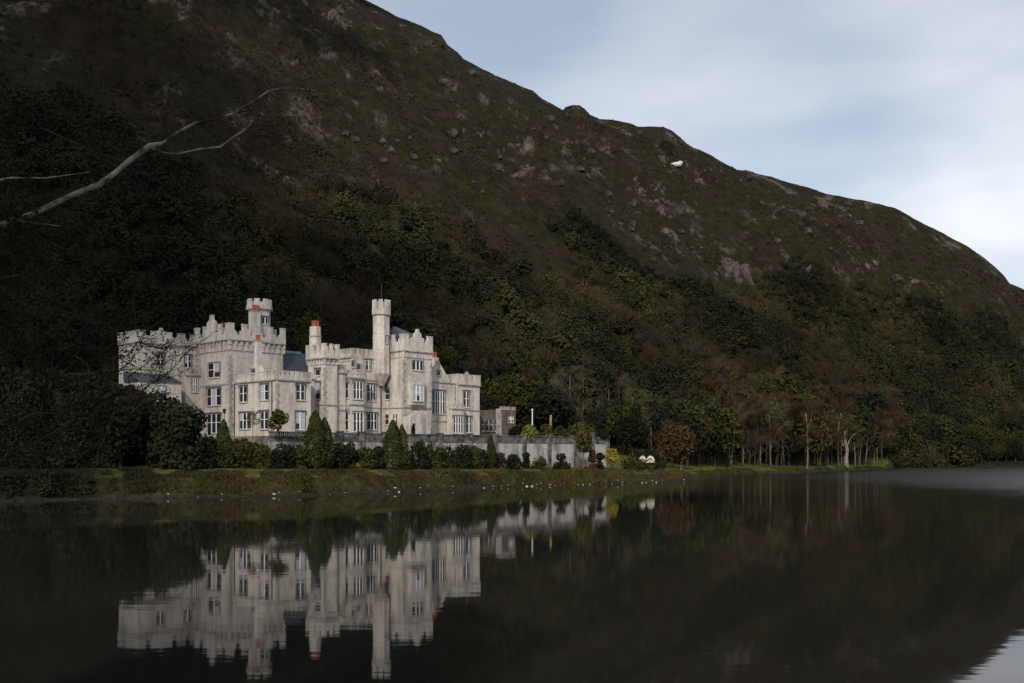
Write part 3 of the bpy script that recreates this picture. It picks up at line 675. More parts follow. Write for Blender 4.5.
sr = MB(); sr.add([(ga + .4, -11.9, zc), (gb_ - .8, -11.9, zc), (gb_ - .8, -1.5, zc), (ga + .4, -1.5, zc), (gm_, -11.9, zpk - .6), (gm_, -1.5, zpk - .6)], [(0, 1, 4), (1, 2, 5, 4), (2, 3, 5), (3, 0, 4, 5), (3, 2, 1, 0)], 'slate'); sr.build('slate_roof', castle)
big = window(H_, FF, uF(432.6, 14.2), uF(444.4, 14.2), zA(414, 46, 14.2), zA(391.5, 46, 14.2), 5, name='hall_window')
sm = MB(); FF.box(sm, 38.5, 49.1, .003, .2, zc - .25, zc, 'quoin'); sm.build('string_course', H_); sm = MB(); FF.box(sm, 38.5, 49.1, .003, .16, zA(421.5, 46, 14.2) - .1, zA(421.5, 46, 14.2) + .1, 'quoin'); sm.build('string_course', H_)
quoins(H_, [(49.2, 14.2, -1, -1)], -1, zc - .5)
st = MB(); su = uF(434.5, 5); st.box(su - .8, su + .8, -5.6, -4.6, zc, zA(357.5, su, 5), 'trim'); ck = st.build('chimney_stack', castle); pots(ck, su, 5, zA(357.5, su, 5), 2, 1, 1.3, .8)
d_ = MB(); a_ = uF(430.8, 14.2); FF.box(d_, a_ - .1, a_ + .1, .02, .22, -1, zc - .3, 'lead'); d_.build('drainpipe', H_)

# --- right wing
iu1 = uF(479.6, 14.6)
zc = zA(385, 54, 14.6); zt = zA(375.5, 54, 14.6)
mb, _ = block('right_wing', 49.204, iu1, 0, 14.6, zc); I_ = mb.build('right_wing', castle)
parapet(I_, 49.3, iu1, .5, 14.6, zc, zA(379.5, 54, 14.6), zt, .16, 0, 'FLR', .72, .5, peaksF=((uF(467, 14.6), 1.0, zA(372.5, 55, 14.6)),))
FF = front(14.6)
wpx(I_, FF, 'F', 14.6, 463.6, 468.8, 391.5, 407.5, 2); wpx(I_, FF, 'F', 14.6, 466.6, 471, 417, 432.5, 2)
sm = MB(); FF.box(sm, 49.3, iu1 + .02, .003, .17, zA(410.5, 55, 14.6) - .1, zA(410.5, 55, 14.6) + .1, 'quoin'); sm.build('string_course', I_)
bb0, bb1 = uF(452, 16.2), uF(463.8, 16.2)
mb, _ = block('ground_bay', bb0, bb1, 14.604, 16.2, zA(409, 52, 16.2)); K_ = mb.build('ground_bay', castle)
parapet(K_, bb0, bb1, 15, 16.2, zA(409, 52, 16.2), zA(408, 52, 16.2), zA(406, 52, 16.2), .12, 0, 'FLR', .5, .4)
wpx(K_, front(16.2), 'F', 16.2, 453.3, 462.6, 416.5, 433, 4, sur='trim')

# --- left wing set back beside the tower
zc = zA(343.5, -8, -12.5); zt = zA(332.5, -8, -12.5)
mb, _ = block('left_wing', -13, -.004, -21, -12.5, zc); J_ = mb.build('left_wing', castle)
parapet(J_, -13, -.3, -21, -12.5, zc, zA(338.5, -8, -12.5), zt, .2, .4, 'FLB', 1.5, 1.3, peaksF=((uF(161, -12.5), 1.6, zA(327.5, -9, -12.5)),))
FF = front(-12.5)
wpx(J_, FF, 'F', -12.5, 157, 163.5, 353.5, 366, 2); wpx(J_, FF, 'F', -12.5, 184.6, 191, 355.5, 367.5, 2)
mb, _ = block('balcony_block', -3.6, -.004, -12.49, -11.3, zA(375, -2, -11.3)); X_ = mb.build('balcony_block', castle)
parapet(X_, -3.6, -.2, -12.2, -11.3, zA(375, -2, -11.3), zA(372.5, -2, -11.3), zA(369, -2, -11.3), .12, 0, 'FL', .5, .4)
wpx(X_, front(-11.3), 'F', -11.3, 191.2, 197, 378, 392, 3, hood=False, sur='trim')
lt = MB(); q0, q1 = uF(138, -7), uF(180, -7); zlt = zA(383, -9, -7)
lt.box(q0, q1, 6.5, 12.48, -1, zlt, 'stone'); lt.add([(q0 - .3, 6.2, zlt + .003), (q1 + .3, 6.2, zlt + .003), (q1 + .3, 12.47, zlt + 2.1), (q0 - .3, 12.47, zlt + 2.1), (q0 - .3, 12.47, zlt + .003), (q1 + .3, 12.47, zlt + .003)], [(0, 1, 2, 3), (0, 3, 4), (1, 5, 2), (5, 4, 3, 2), (0, 4, 5, 1)], 'slate')
LT = lt.build('lean_to', castle); wpx(LT, front(-6.5), 'F', -6.5, 158, 165, 386, 398, 2, glass='blind', hood=False)

# ------------------------------------------------------------------ outbuilding, terrace wall and small things on the terrace
ob_u0, ob_u1 = uF(480.5, 4), uF(515, 4)
ov = empty('outbuilding', (OX, OY, ZB), R(47)); tag(ov, 'low brown rubble outbuilding at the right end of the castle', 'building')
um = uF(497.5, 4)
mb = MB(); mb.box(ob_u0 - 4, um, -3.6, 3, -1, zA(409, 60, 4), 'brownstone'); w_ = mb.build('side_wall', ov)
mb = MB(); mb.box(um + .003, ob_u1, -4.2, 2.5, -1, zA(408.5, 64, 4), 'brownstone'); mb.box(um - .2, um + 1.0, -4.5, -3.62, -1, zA(407.5, 64, 4), 'quoin'); w2 = mb.build('gatehouse_block', ov)
mb = MB(); crenel(mb, front(4.22), um + .9, ob_u1, zA(408.5, 64, 4) + .003, zA(407, 64, 4), zA(405.5, 64, 4), .4, .05, .9, .6, 'quoin'); mb.build('parapet', w2)
wpx(w2, front(4.2), 'F', 4.2, 508, 513.5, 416.3, 422.5, 2, hood=False, glass='blind')
for k in range(4):
    a = uF(481.8, 3.6) + k * 1.15 * 3.0 / 2.2
    window(w_, front(3.6), a, a + .8, 2.3, 5.2, 1, hood=False)

wall = empty('terrace_wall', (OX, OY, ZB), R(47)); tag(wall, 'long pale terrace retaining wall with a grey openwork balustrade in front of the castle', 'wall')
zt_ = zA(432.5, uF(345, TV), TV); tw0, tw1 = -5, uF(609.3, TV)
mb = MB(); mb.box(tw0, tw1, -TV, -TV + .45, -8.5, zt_ - 1.75, 'wallpale'); mb.build('retaining_wall', wall)
mb = MB(); mb.box(tw0, tw1, -TV - .12, -TV + .55, zt_ - 1.747, zt_ - 1.5, 'balus'); mb.box(tw0, tw1, -TV - .06, -TV + .42, zt_ - .22, zt_, 'balus')
a = tw0 + .2
ti = 0
while a < tw1 - .3:
    mb.box(a, a + .2, -TV + .05, -TV + .28, zt_ - 1.498, zt_ - .223, 'balus'); a += .42
    ti += 1
mb.build('balustrade', wall)
for px in (495, 524, 549, 575, 592.5, 607.5, 470, 440, 385, 362, 340):
    mb = MB(); a = uF(px, TV); hh = .06 if px not in (592.5,) else .9
    mb.box(a - .55, a + .55, -TV - .3, -TV + .6, -8.5, zt_ + hh, 'balus'); mb.box(a - .7, a + .7, -TV - .42, -TV + .7, zt_ + hh + .003, zt_ + hh + .25, 'balus'); mb.build('pier', wall)

def world_uv(u, v): return to_xy(u, v)
# lamp on the terrace
lx, ly = world_uv(uF(224.3, 3), 3); lam = empty('lamp_post', (lx, ly, ZB)); tag(lam, 'black lamp post with a dark lantern beside the left corner of the square tower', 'lamp post')
zl_t = zA(408.5, uF(224.3, 3), 3)
def cyl(mb, x, y, r0, r1, z0, z1, m, k=8):
    mb.prism([(x + r0 * math.cos(2 * math.pi * t / k), y + r0 * math.sin(2 * math.pi * t / k)) for t in range(k)], z0, z1, m, r1 / r0)
mb = MB(); cyl(mb, 0, 0, .22, .12, 0, .9, 'metal'); cyl(mb, 0, 0, .085, .06, .9, zl_t - 1.0, 'metal'); mb.build('post', lam)
mb = MB(); cyl(mb, 0, 0, .22, .38, zl_t - 1.0, zl_t - .25, 'metal', 6); cyl(mb, 0, 0, .45, .1, zl_t - .247, zl_t, 'metal', 6); mb.build('lantern', lam)
# white pole on the slope right of the outbuilding
p = at(532.3, 427, 262); wp = empty('white_pole', (p[0], p[1], p[2])); tag(wp, 'thin white pole standing above the shrubs right of the outbuilding', 'pole')
mb = MB(); cyl(mb, 0, 0, .16, .13, -3, 4.4, 'white'); mb.build('shaft', wp)
mb = MB(); cyl(mb, 0, 0, .3, .2, 4.4, 4.75, 'white'); mb.build('cap', wp)

# ------------------------------------------------------------------ plants
def unit(n_, r=rng):
    v = r.normal(size=(n_, 3)); return v / np.linalg.norm(v, axis=1, keepdims=True)
def leaves(p, nrm, size, asp=1.0, r=rng):
    """diamond leaf sprays at p facing nrm"""
    n_ = len(p); t = unit(n_, r); t = t - nrm * (t * nrm).sum(1, keepdims=True); t /= np.linalg.norm(t, axis=1, keepdims=True) + 1e-9
    b_ = np.cross(nrm, t); s = (np.asarray(size) * r.uniform(.65, 1.35, n_))[:, None]
    v = np.stack([p + t * s, p + b_ * s * asp, p - t * s, p - b_ * s * asp], 1).reshape(-1, 3)
    return v, np.arange(4 * n_).reshape(-1, 4)
def strips(p, d, length, width, r=rng):
    n_ = len(p); q = unit(n_, r); w = np.cross(d, q); w /= np.linalg.norm(w, axis=1, keepdims=True) + 1e-9
    Ls = (length * r.uniform(.5, 1.3, n_))[:, None]; w = w * width * .5
    v = np.stack([p - w, p + w, p + d * Ls + w * .3, p + d * Ls - w * .3], 1).reshape(-1, 3)
    return v, np.arange(4 * n_).reshape(-1, 4)
def blob_pts(n_, h, w, base, lobes, r=rng, squash=1.0):
    """points and outward normals on the lobes of a crown of height h, width w, whose underside is at base"""
    c = unit(lobes, r) * r.uniform(.25, .75, (lobes, 1)) ; c[0] = (0, 0, .5)
    ch = (h - base) / 2
    cen = c * np.array([w * .5 * .72, w * .5 * .72, ch * .72]) + np.array([0, 0, base + ch])
    rad = r.uniform(.24, .42, lobes) * min(w, h - base) * .95
    k = r.choice(lobes, n_, p=rad ** 2 / (rad ** 2).sum()); d = unit(n_, r); d[:, 2] = d[:, 2] * .9 + .08
    rr = r.uniform(.72, 1.05, (n_, 1)); p = cen[k] + d * rad[k][:, None] * rr * np.array([1, 1, squash])
    return p, d
def tube(pts, rad, k=5):
    pts = np.array(pts, float); V = []; Fs = []
    for i, p_ in enumerate(pts):
        d = pts[min(i + 1, len(pts) - 1)] - pts[max(i - 1, 0)]; d /= np.linalg.norm(d) + 1e-9
        a = np.cross(d, (0, 0, 1) if abs(d[2]) < .9 else (1, 0, 0)); a /= np.linalg.norm(a); c = np.cross(d, a)
        for t in range(k):
            V.append(p_ + rad[i] * (a * math.cos(2 * math.pi * t / k) + c * math.sin(2 * math.pi * t / k)))
    for i in range(len(pts) - 1):
        for t in range(k):
            Fs.append([i * k + t, i * k + (t + 1) % k, (i + 1) * k + (t + 1) % k, (i + 1) * k + t])
    Fs.append([(len(pts) - 1) * k + t for t in range(k)][:4] if k >= 4 else [0, 1, 2, 0])
    return np.array(V), np.array([f for f in Fs if len(f) == 4])
def join(parts):
    V = []; Fs = []; o = 0
    for v, f in parts: V.append(v); Fs.append(f + o); o += len(v)
    return np.concatenate(V), np.concatenate(Fs)
def limb_tree(h, r0, r, levels=3, spread=.75, first=.35, kids=4, lean=0.0):
    """trunk and limbs; returns tubes and twig tips (pos, dir)"""
    tubes = []; tips = []
    def grow(p, d, ln, rad, lev):
        pts = [p]; dd = d.copy(); n_ = 4 if lev == 0 else 3
        for i in range(n_):
            dd = dd + r.normal(size=3) * (.06 if lev == 0 else .2) + np.array([0, 0, .06]); dd /= np.linalg.norm(dd); pts.append(pts[-1] + dd * ln / n_)
        tubes.append((pts, np.linspace(rad, rad * (.5 if lev == 0 else .3), n_ + 1), 5 if lev < 2 else 3, lev))
        if lev >= levels: tips.append((pts[-1], dd)); tips.append((pts[-2], dd)); return
        kk = kids + (2 if lev == 0 else 0)
        for j in range(kk):
            t = (first if lev == 0 else .3) + (1 - (first if lev == 0 else .3)) * (j + .5 + r.uniform(-.3, .3)) / kk
            i = min(int(t * n_), n_ - 1); f_ = t * n_ - i; q = pts[i] * (1 - f_) + pts[i + 1] * f_
            ax = r.normal(size=3); ax -= dd * ax.dot(dd); ax /= np.linalg.norm(ax)
            d2 = dd * (1 - spread * .55) + ax * spread; d2[2] = d2[2] * .7 + .12; d2 /= np.linalg.norm(d2)
            grow(q, d2, ln * r.uniform(.42, .62) * (1.1 - .4 * t), rad * .38 * (1.1 - .5 * t), lev + 1)
    grow(np.zeros(3) - np.array([0, 0, .4]), np.array([lean, 0, 1.0]) / math.hypot(lean, 1), h * .8, r0, 0)
    return tubes, tips

def make_plant(kind, h, w, seed, n_=500, leaf=.5, base=.22, lobes=9):
    """(trunk mesh, crown mesh) geometry as numpy"""
    r = np.random.default_rng(seed)
    if kind == 'broad':
        tb, _ = limb_tree(h * .75, h * .028, r, 1, .7, .4, 3); tr_ = join([tube(p, q, k) for p, q, k, lv_ in tb])
        p, d = blob_pts(n_, h, w, h * base, lobes, r); nr_ = d * .7 + unit(n_, r) * .75; nr_ /= np.linalg.norm(nr_, axis=1, keepdims=True)
        return tr_, leaves(p, nr_, leaf, .8, r)
    if kind == 'shrub':
        tb, _ = limb_tree(h * .7, h * .03, r, 1, .9, .1, 4); tr_ = join([tube(p, q, k) for p, q, k, lv_ in tb])
        n_ = int(n_ * 1.5); p, d = blob_pts(n_, h, w, -.7 * h, lobes, r); p[:, 2] = np.abs(p[:, 2]); nr_ = d * .7 + unit(n_, r) * .7; nr_ /= np.linalg.norm(nr_, axis=1, keepdims=True)
        return tr_, leaves(p, nr_, leaf, .8, r)
    if kind == 'cone':
        tr_ = tube([(0, 0, -.4), (0, 0, h * .5), (.05, 0, h * .95)], [h * .025, h * .015, .02])
        t = r.uniform(0, 1, n_) ** .75; z = h * (.03 + .97 * t); ph = r.uniform(0, 6.283, n_); prof = np.clip((1 - t) ** .62 * (.35 + .65 * np.minimum(1, (t + .05) * 5)), .02, 1)
        rr = w * .5 * prof * r.uniform(.75, 1.08, n_) * (1 + .2 * np.sin(ph * 3 + seed) * np.sin(z * 1.7 + seed))
        p = np.stack([rr * np.cos(ph), rr * np.sin(ph), z], 1); d = np.stack([np.cos(ph), np.sin(ph), np.full(n_, .5)], 1)
        nr_ = d * .7 + unit(n_, r) * .6; nr_ /= np.linalg.norm(nr_, axis=1, keepdims=True)
        return tr_, leaves(p, nr_, leaf, .55, r)
    if kind == 'bare':
        tb, tips = limb_tree(h, h * .014, r, 3, .62, .25, 4)
        tr_ = join([tube(p, q, k) for p, q, k, lv_ in tb if lv_ < 2]); crown = [tube(p, np.maximum(q, .012 * 1), 4) for p, q, k, lv_ in tb if lv_ >= 2]
        tp = np.array([t[0] for t in tips]); td = np.array([t[1] for t in tips]); k = r.choice(len(tp), n_)
        d = td[k] * .8 + unit(n_, r) * .7 + np.array([0, 0, .15]); d /= np.linalg.norm(d, axis=1, keepdims=True)
        crown.append(strips(tp[k] - td[k] * r.uniform(0, .9, (n_, 1)), d, leaf, .05, r))
        return tr_, join(crown)

def plant_obj(name, trm, crm, x, y, z, rz=0, sc=1, label=None, cat='tree', group=None):
    o = empty(name, (x, y, z), rz, sc); tag(o, label, cat, group)
    link('trunk' if cat == 'tree' else 'stem', trm, o); link('crown' if cat == 'tree' else 'foliage', crm, o)
    return o
_seed = [100]
def single(name, kind, leafmat, barkmat, px, ytop, ybase, wpx_, d, label, cat, n_=700, leaf=.3, base=.2, lobes=9, group=None, z=None, ground_it=False):
    if kind == 'cone': wpx_ *= 1.6; n_ = int(n_ * 2.6)
    """a plant of its own, its size measured in the photograph at depth d"""
    if px < 725 and name != 'bramble': d = max(d, float(interp(px, SHORE)) + (9.5 if kind == 'cone' else 10.5))
    _seed[0] += 1; k = d / F; h = (ybase - ytop) * k; w = wpx_ * k; p = at(px, ybase, d)
    zb_ = p[2] if z is None else z
    g = gz(p[0], p[1]); 
    if ground_it: h += max(0, zb_ - g); zb_ = min(zb_, g) if zb_ > g else zb_
    (tv_, tf_), (cv, cf) = make_plant(kind, h, w, _seed[0], n_, leaf, base, lobes)
    if kind != 'bare':
        cv = cv.copy()
    tm = mesh_np(name + '_trunk', tv_, [tf_], M['bark_dark' if kind == 'cone' else barkmat], smooth=True); cm = mesh_np(name + '_crown', cv, [cf], M[leafmat])
    return plant_obj(name, tm, cm, p[0], p[1], zb_, 0, 1, label, cat, group)

# in front of the castle, left to right
single('yew_tree', 'shrub', 'leaf_dark', 'bark_dark', 180, 362, 462, 62, 166, 'big rounded black yew hiding the foot of the left wing', 'tree', 4200, .42, .0, 16, ground_it=True)
for px, yt, w_, dd_, lb in ((-34, 300, 80, 30, 'huge black evergreen at the left edge of the picture'), (8, 330, 74, 24, 'black evergreen second from the left edge, over the dark shore'), (48, 352, 66, 20, 'broad black evergreen between the left edge and the left wing'), (84, 322, 64, 30, 'tall black evergreen left of the end of the left wing'), (110, 338, 54, 26, 'black evergreen under the left end of the left wing'), (138, 356, 52, 22, 'rounded black evergreen below the middle of the left wing'), (160, 366, 50, 17, 'low black evergreen left of the big rounded yew'), (66, 400, 56, 13, 'low wide black evergreen overhanging the dark shore'), (20, 396, 60, 13, 'wide black evergreen on the shore nearest the left edge'), (104, 412, 44, 13, 'squat black evergreen where the lawn strip begins')):
    single('evergreen_tree', 'shrub', 'leaf_dark', 'bark_dark', px, yt - 26, 474, w_ * 1.15, float(interp(px, SHORE)) + dd_, lb, 'tree', 5200, .36, .0, 16, ground_it=True, group='black evergreens on the left shore')
single('shrub', 'shrub', 'leaf_dark', 'bark_dark', 206, 424, 462, 40, 166, 'low black shrub spreading right from the foot of the rounded yew', 'shrub', 1500, .35, ground_it=True)
single('conifer', 'cone', 'cypress_leaf', 'bark_dark', 223.5, 420, 456, 15, 172, 'small pointed green conifer under the lamp post', 'tree', 900, .22, ground_it=True)
single('flowering_shrub', 'bare', 'leaf_rust', 'bark_brown', 253, 408, 437, 22, 176, 'thin reddish brown shrub against the wall of the projecting wing', 'shrub', 900, .35)
single('topiary_tree', 'broad', 'leaf_mid', 'bark_dark', 277.5, 407, 440, 19, 176, 'small round headed green tree in front of the corner of the projecting wing', 'tree', 900, .22, .28, 8)
single('shrub', 'shrub', 'leaf_mid', 'bark_dark', 238, 430, 466, 34, 166, 'broad green shrub right of the small pointed conifer', 'shrub', 1200, .26, ground_it=True)
single('shrub', 'shrub', 'leaf_olive', 'bark_dark', 258, 436, 468, 28, 165, 'olive shrub below the thin reddish shrub', 'shrub', 900, .24, ground_it=True)
single('shrub', 'shrub', 'leaf_dark', 'bark_dark', 282, 434, 469, 30, 165, 'dark green shrub under the round headed tree', 'shrub', 1000, .25, ground_it=True)
single('conifer', 'cone', 'leaf_mid', 'bark_dark', 267, 445, 469, 8, 163, 'tiny conifer in front of the olive shrub', 'tree', 300, .16, ground_it=True)
single('cypress', 'cone', 'cypress_leaf', 'bark_brown', 315.5, 411, 469, 21, 168, 'tall pointed green cypress, the larger of the leaning pair before the bay window', 'tree', 1800, .24, ground_it=True)
single('cypress', 'cone', 'cypress_leaf', 'bark_brown', 324.5, 418, 469, 16, 168.5, 'narrow green cypress pressed against the right side of the largest cypress', 'tree', 1200, .24, ground_it=True)
single('dome_bush', 'shrub', 'leaf_lime', 'bark_dark', 353.5, 461, 471, 19, 176, 'clipped lime green dome bush on the lawn edge', 'bush', 900, .14, ground_it=True, lobes=5)
single('cypress', 'cone', 'cypress_leaf', 'bark_brown', 393, 420, 471, 18, 184, 'slender green cypress with a brown trunk below the entrance tower', 'tree', 1400, .22, ground_it=True)
single('cypress', 'cone', 'leaf_olive', 'bark_brown', 402, 425, 472, 13, 184, 'olive cypress just right of the slender one below the entrance tower', 'tree', 900, .22, ground_it=True)
hedge = [(300, 440, 22), (338, 437, 20), (347, 441, 24), (366, 446, 24), (378, 440, 18), (420, 437, 22), (434, 440, 22), (448, 441, 22), (462, 437, 20), (475, 440, 20)]
for k, (px, yt, w_) in enumerate(hedge):
    lb = ['%s shrub along the terrace wall %s' % (q, wq) for q, wq in (('squat dark', 'left of the largest cypress'), ('dark', 'just right of the cypress pair'), ('wide dark', 'behind the dome bush'), ('rounded dark', 'right of the dome bush'), ('narrow dark', 'left of the slender cypress'), ('tall dark', 'right of the olive cypress'), ('full dark', 'below the entrance porch'), ('low dark', 'below the gabled hall'), ('upright dark', 'below the right wing'), ('dense dark', 'at the right corner of the castle'))][k]
    d = interp(px, SHORE) + 10.5
    yt -= 7 + (k * 5) % 4
    single('shrub', 'shrub', 'leaf_dark' if k % 3 else 'leaf_mid', 'bark_dark', px, yt, 469, w_, float(d), lb, 'shrub', 900, .26, ground_it=True)
for px, yt, w_, lm, lb in ((305, 436, 18, 'leaf_mid', 'loose mid green shrub touching the left of the largest cypress'), (357, 438, 17, 'leaf_olive', 'loose olive shrub directly above the lime dome bush'), (409, 440, 17, 'leaf_mid', 'mid green shrub directly under the entrance tower'), (427, 435, 18, 'leaf_olive', 'olive shrub under the entrance porch'), (441, 434, 18, 'leaf_mid', 'mid green shrub under the big mullioned window'), (456, 437, 18, 'leaf_olive', 'olive shrub under the ground floor bay'), (469, 433, 16, 'leaf_mid', 'mid green shrub under the right corner of the castle'), (482, 436, 16, 'leaf_dark', 'black shrub left of the pointed conifer by the outbuilding')):
    single('shrub', 'shrub', lm, 'bark_dark', px, yt, 469, w_, float(interp(px, SHORE)) + 12, lb, 'shrub', 800, .26, ground_it=True, lobes=6)
for px, yt, w_, lb in ((-22, 470, 40, 'black bramble added to darken the bank at the left edge'), (14, 474, 42, 'added black bramble second from the left edge of the bank'), (48, 471, 40, 'added black bramble third from the left edge of the bank'), (82, 475, 40, 'added black bramble fourth from the left edge of the bank'), (112, 479, 34, 'added black bramble where the lawn strip begins'), (142, 482, 26, 'small added black bramble overhanging the water below the yew')):
    single('bramble', 'shrub', 'leaf_dark', 'bark_dark', px, yt, 494, w_, float(interp(px, SHORE)) + 3, lb, 'bush', 1500, .26, ground_it=True, group='brambles added to darken the left bank')  # black growth added so the shaded left bank stays dark
single('conifer', 'cone', 'leaf_mid', 'bark_dark', 491, 436, 469, 8, 222, 'pointed green conifer at the right end of the castle', 'tree', 900, .26, ground_it=True)
single('round_bush', 'shrub', 'leaf_dark', 'bark_dark', 513, 446, 470, 21, 223, 'round dark bush left of the buttress of the white wall', 'bush', 1000, .24, ground_it=True, lobes=5)
single('shrub', 'shrub', 'leaf_maroon', 'bark_dark', 500, 443, 469, 14, 225, 'purplish shrub between the conifer and the round dark bush', 'shrub', 500, .26, ground_it=True)
single('upright_bush', 'shrub', 'leaf_dark', 'bark_dark', 526, 440, 466, 10, 229, 'narrow dark bush climbing the buttress of the white wall', 'bush', 500, .24, ground_it=True)
single('shrub', 'shrub', 'leaf_mid', 'bark_dark', 540, 454, 469, 18, 229, 'low green shrub at the foot of the white wall', 'shrub', 600, .22, ground_it=True)
single('round_bush', 'shrub', 'leaf_dark', 'bark_dark', 561, 444, 469, 21, 231, 'round dark bush in the middle of the white wall', 'bush', 1000, .24, ground_it=True, lobes=5)
single('tall_shrub', 'broad', 'leaf_olive', 'bark_brown', 583, 424, 469, 20, 234, 'tall loose olive shrub before the right end of the terrace wall', 'tree', 1300, .26, ground_it=True)
single('shrub', 'shrub', 'leaf_rust', 'bark_brown', 592, 438, 468, 10, 236, 'rusty shrub beside the tall loose olive shrub', 'shrub', 500, .24, ground_it=True)
single('shrub', 'shrub', 'leaf_dark', 'bark_dark', 600, 442, 469, 12, 237, 'dark upright shrub left of the bright yellow bush', 'shrub', 500, .24, ground_it=True)
single('yellow_bush', 'broad', 'leaf_yellow', 'bark_dark', 612, 446, 469, 18, 240, 'bright yellow bush at the right end of the terrace wall', 'bush', 1000, .22, .1, 8, ground_it=True)
single('low_shrub', 'shrub', 'leaf_mid', 'bark_dark', 632, 450, 468, 26, 252, 'green mound of shrub between the yellow bush and the cream plumes', 'shrub', 900, .26, ground_it=True)
single('low_shrub', 'shrub', 'leaf_dark', 'bark_dark', 650, 447, 468, 30, 262, 'dark green mound of shrub behind the cream plumes', 'shrub', 900, .28, ground_it=True)
for k, (px, yt, w_, mt_, lb) in enumerate([(530, 424, 20, 'leaf_lime', 'yellow green shrub showing above the balustrade under the white pole'), (546, 421, 18, 'leaf_olive', 'olive shrub above the balustrade beside the orange stump'), (560, 424, 22, 'leaf_mid', 'green shrub above the middle of the balustrade'), (580, 420, 34, 'leaf_olive', 'rounded brownish olive shrub above the right end of the balustrade'), (515, 424, 16, 'leaf_dark', 'dark shrub beside the outbuilding gatehouse'), (601, 428, 20, 'leaf_dark', 'dark shrub behind the end of the balustrade')]):
    single('terrace_shrub', 'shrub', mt_, 'bark_dark', px, yt, 438, w_, 250 + k, lb, 'shrub', 800, .28)
# stump with orange bark
p = at(550.5, 427, 256); (tv_, tf_) = tube([(0, 0, -2.5), (.05, 0, 1.5), (.1, 0, 2.9), (.12, 0, 3.1)], [.38, .33, .26, .1], 7)
o = link('tree_stump', mesh_np('tree_stump', tv_, [tf_], noisy('orange_bark', (.20, .11, .045), (.34, .2, .09), 1.2), smooth=True), None, p); tag(o, 'orange barked stump standing between shrubs right of the white pole', 'stump')

# pampas clumps
for k, (px, ytop, w_, lb) in enumerate([(642.5, 456.3, 6.5, 'smaller left hand clump of cream plumes on the lawn'), (650.5, 456, 8.5, 'larger drooping clump of cream plumes on the lawn')]):
    d = 253; q = d / F; p = at(px, 465, d); r = np.random.default_rng(50 + k); z = min(p[2], gz(p[0], p[1])); h = 9 * q + p[2] - z
    o = empty('pampas_grass', (p[0], p[1], z)); tag(o, lb, 'ornamental grass', 'cream plumed clumps on the lawn')
    n_ = 260; ph = r.uniform(0, 6.283, n_); rr = r.uniform(.0, 1, n_) ** .6 * w_ * q * .45; zz_ = h * (.5 + .48 * np.sqrt(np.maximum(0, 1 - (rr / (w_ * q * .5)) ** 2)) * r.choice((1, 1, .4), n_))
    pp = np.stack([rr * np.cos(ph), rr * np.sin(ph), zz_], 1); dd = unit(n_, r) * .8 + np.array([0, -.2, .5]); dd /= np.linalg.norm(dd, axis=1, keepdims=True)
    v, f = leaves(pp, dd, .24, .5, r); link('plume', mesh_np('plume', v, [f], M['plume']), o)
    pp = np.stack([r.normal(size=120) * .2, r.normal(size=120) * .2, np.zeros(120)], 1); dd = unit(120, r) * .55 + np.array([0, 0, 1]); dd /= np.linalg.norm(dd, axis=1, keepdims=True)
    v, f = strips(pp, dd, h * .7, .07, r); link('leaf_tuft', mesh_np('leaf_tuft', v, [f], M['leaf_olive']), o)

# notable trees of the spit
single('rust_tree', 'broad', 'leaf_rust', 'bark_brown', 681, 424, 468, 46, 275, 'round rust brown tree on the lawn right of the cream plumes', 'tree', 2600, .36, .08, 12, ground_it=True)
single('young_tree', 'bare', 'twig_grey', 'bark_pale', 661, 446, 469, 10, 255, 'little pale stemmed tree in front of the round rust tree', 'tree', 250, .5, ground_it=True)
single('bare_tree', 'bare', 'twig_grey', 'bark_pale', 731, 402, 470, 34, 330, 'broad pale bare tree at the water edge left of the flat topped sapling', 'tree', 4500, 1.2, ground_it=True)
single('bare_tree', 'bare', 'twig_grey', 'bark_pale', 749, 444, 466, 20, 345, 'small flat topped bare sapling in front of the spit wood', 'tree', 350, .9, ground_it=True)
spit = [(766, 430, 466, 12, 'twig_grey', 'bark_dark'), (784, 420, 466, 14, 'leaf_maroon', 'bark_dark'), (807, 398, 465.5, 22, 'leaf_maroon', 'bark_pale'), (838, 402, 465, 22, 'leaf_maroon', 'bark_dark'), (855, 425, 465, 10, 'twig_grey', 'bark_pale'), (860, 428, 465, 9, 'leaf_maroon', 'bark_brown'), (865, 418, 465, 12, 'twig_grey', 'bark_pale'), (874, 420, 468, 14, 'twig_grey', 'bark_pale')]
spl = ['grey stemmed thin tree at the left of the spit wood', 'slim maroon twigged tree left of the straight pale trunk', 'straight pale trunked tree with maroon twigs on the spit lawn', 'dark stemmed tree just left of the thick white trunked tree', 'short pale tree just right of the thick white trunked tree', 'brown stemmed tree between two short pale trees on the spit', 'upright pale tree second from the tip of the spit', 'pale trunked tree standing nearest the tip of the spit']
for (px, yt, yb, w_, lm, bm), lb in zip(spit, spl):
    single('spit_tree', 'bare', lm, bm, px, yt, yb, w_, float(interp(px, SHORE) + 10), lb, 'tree', 700, 1.3, ground_it=True, group='trees standing along the spit')
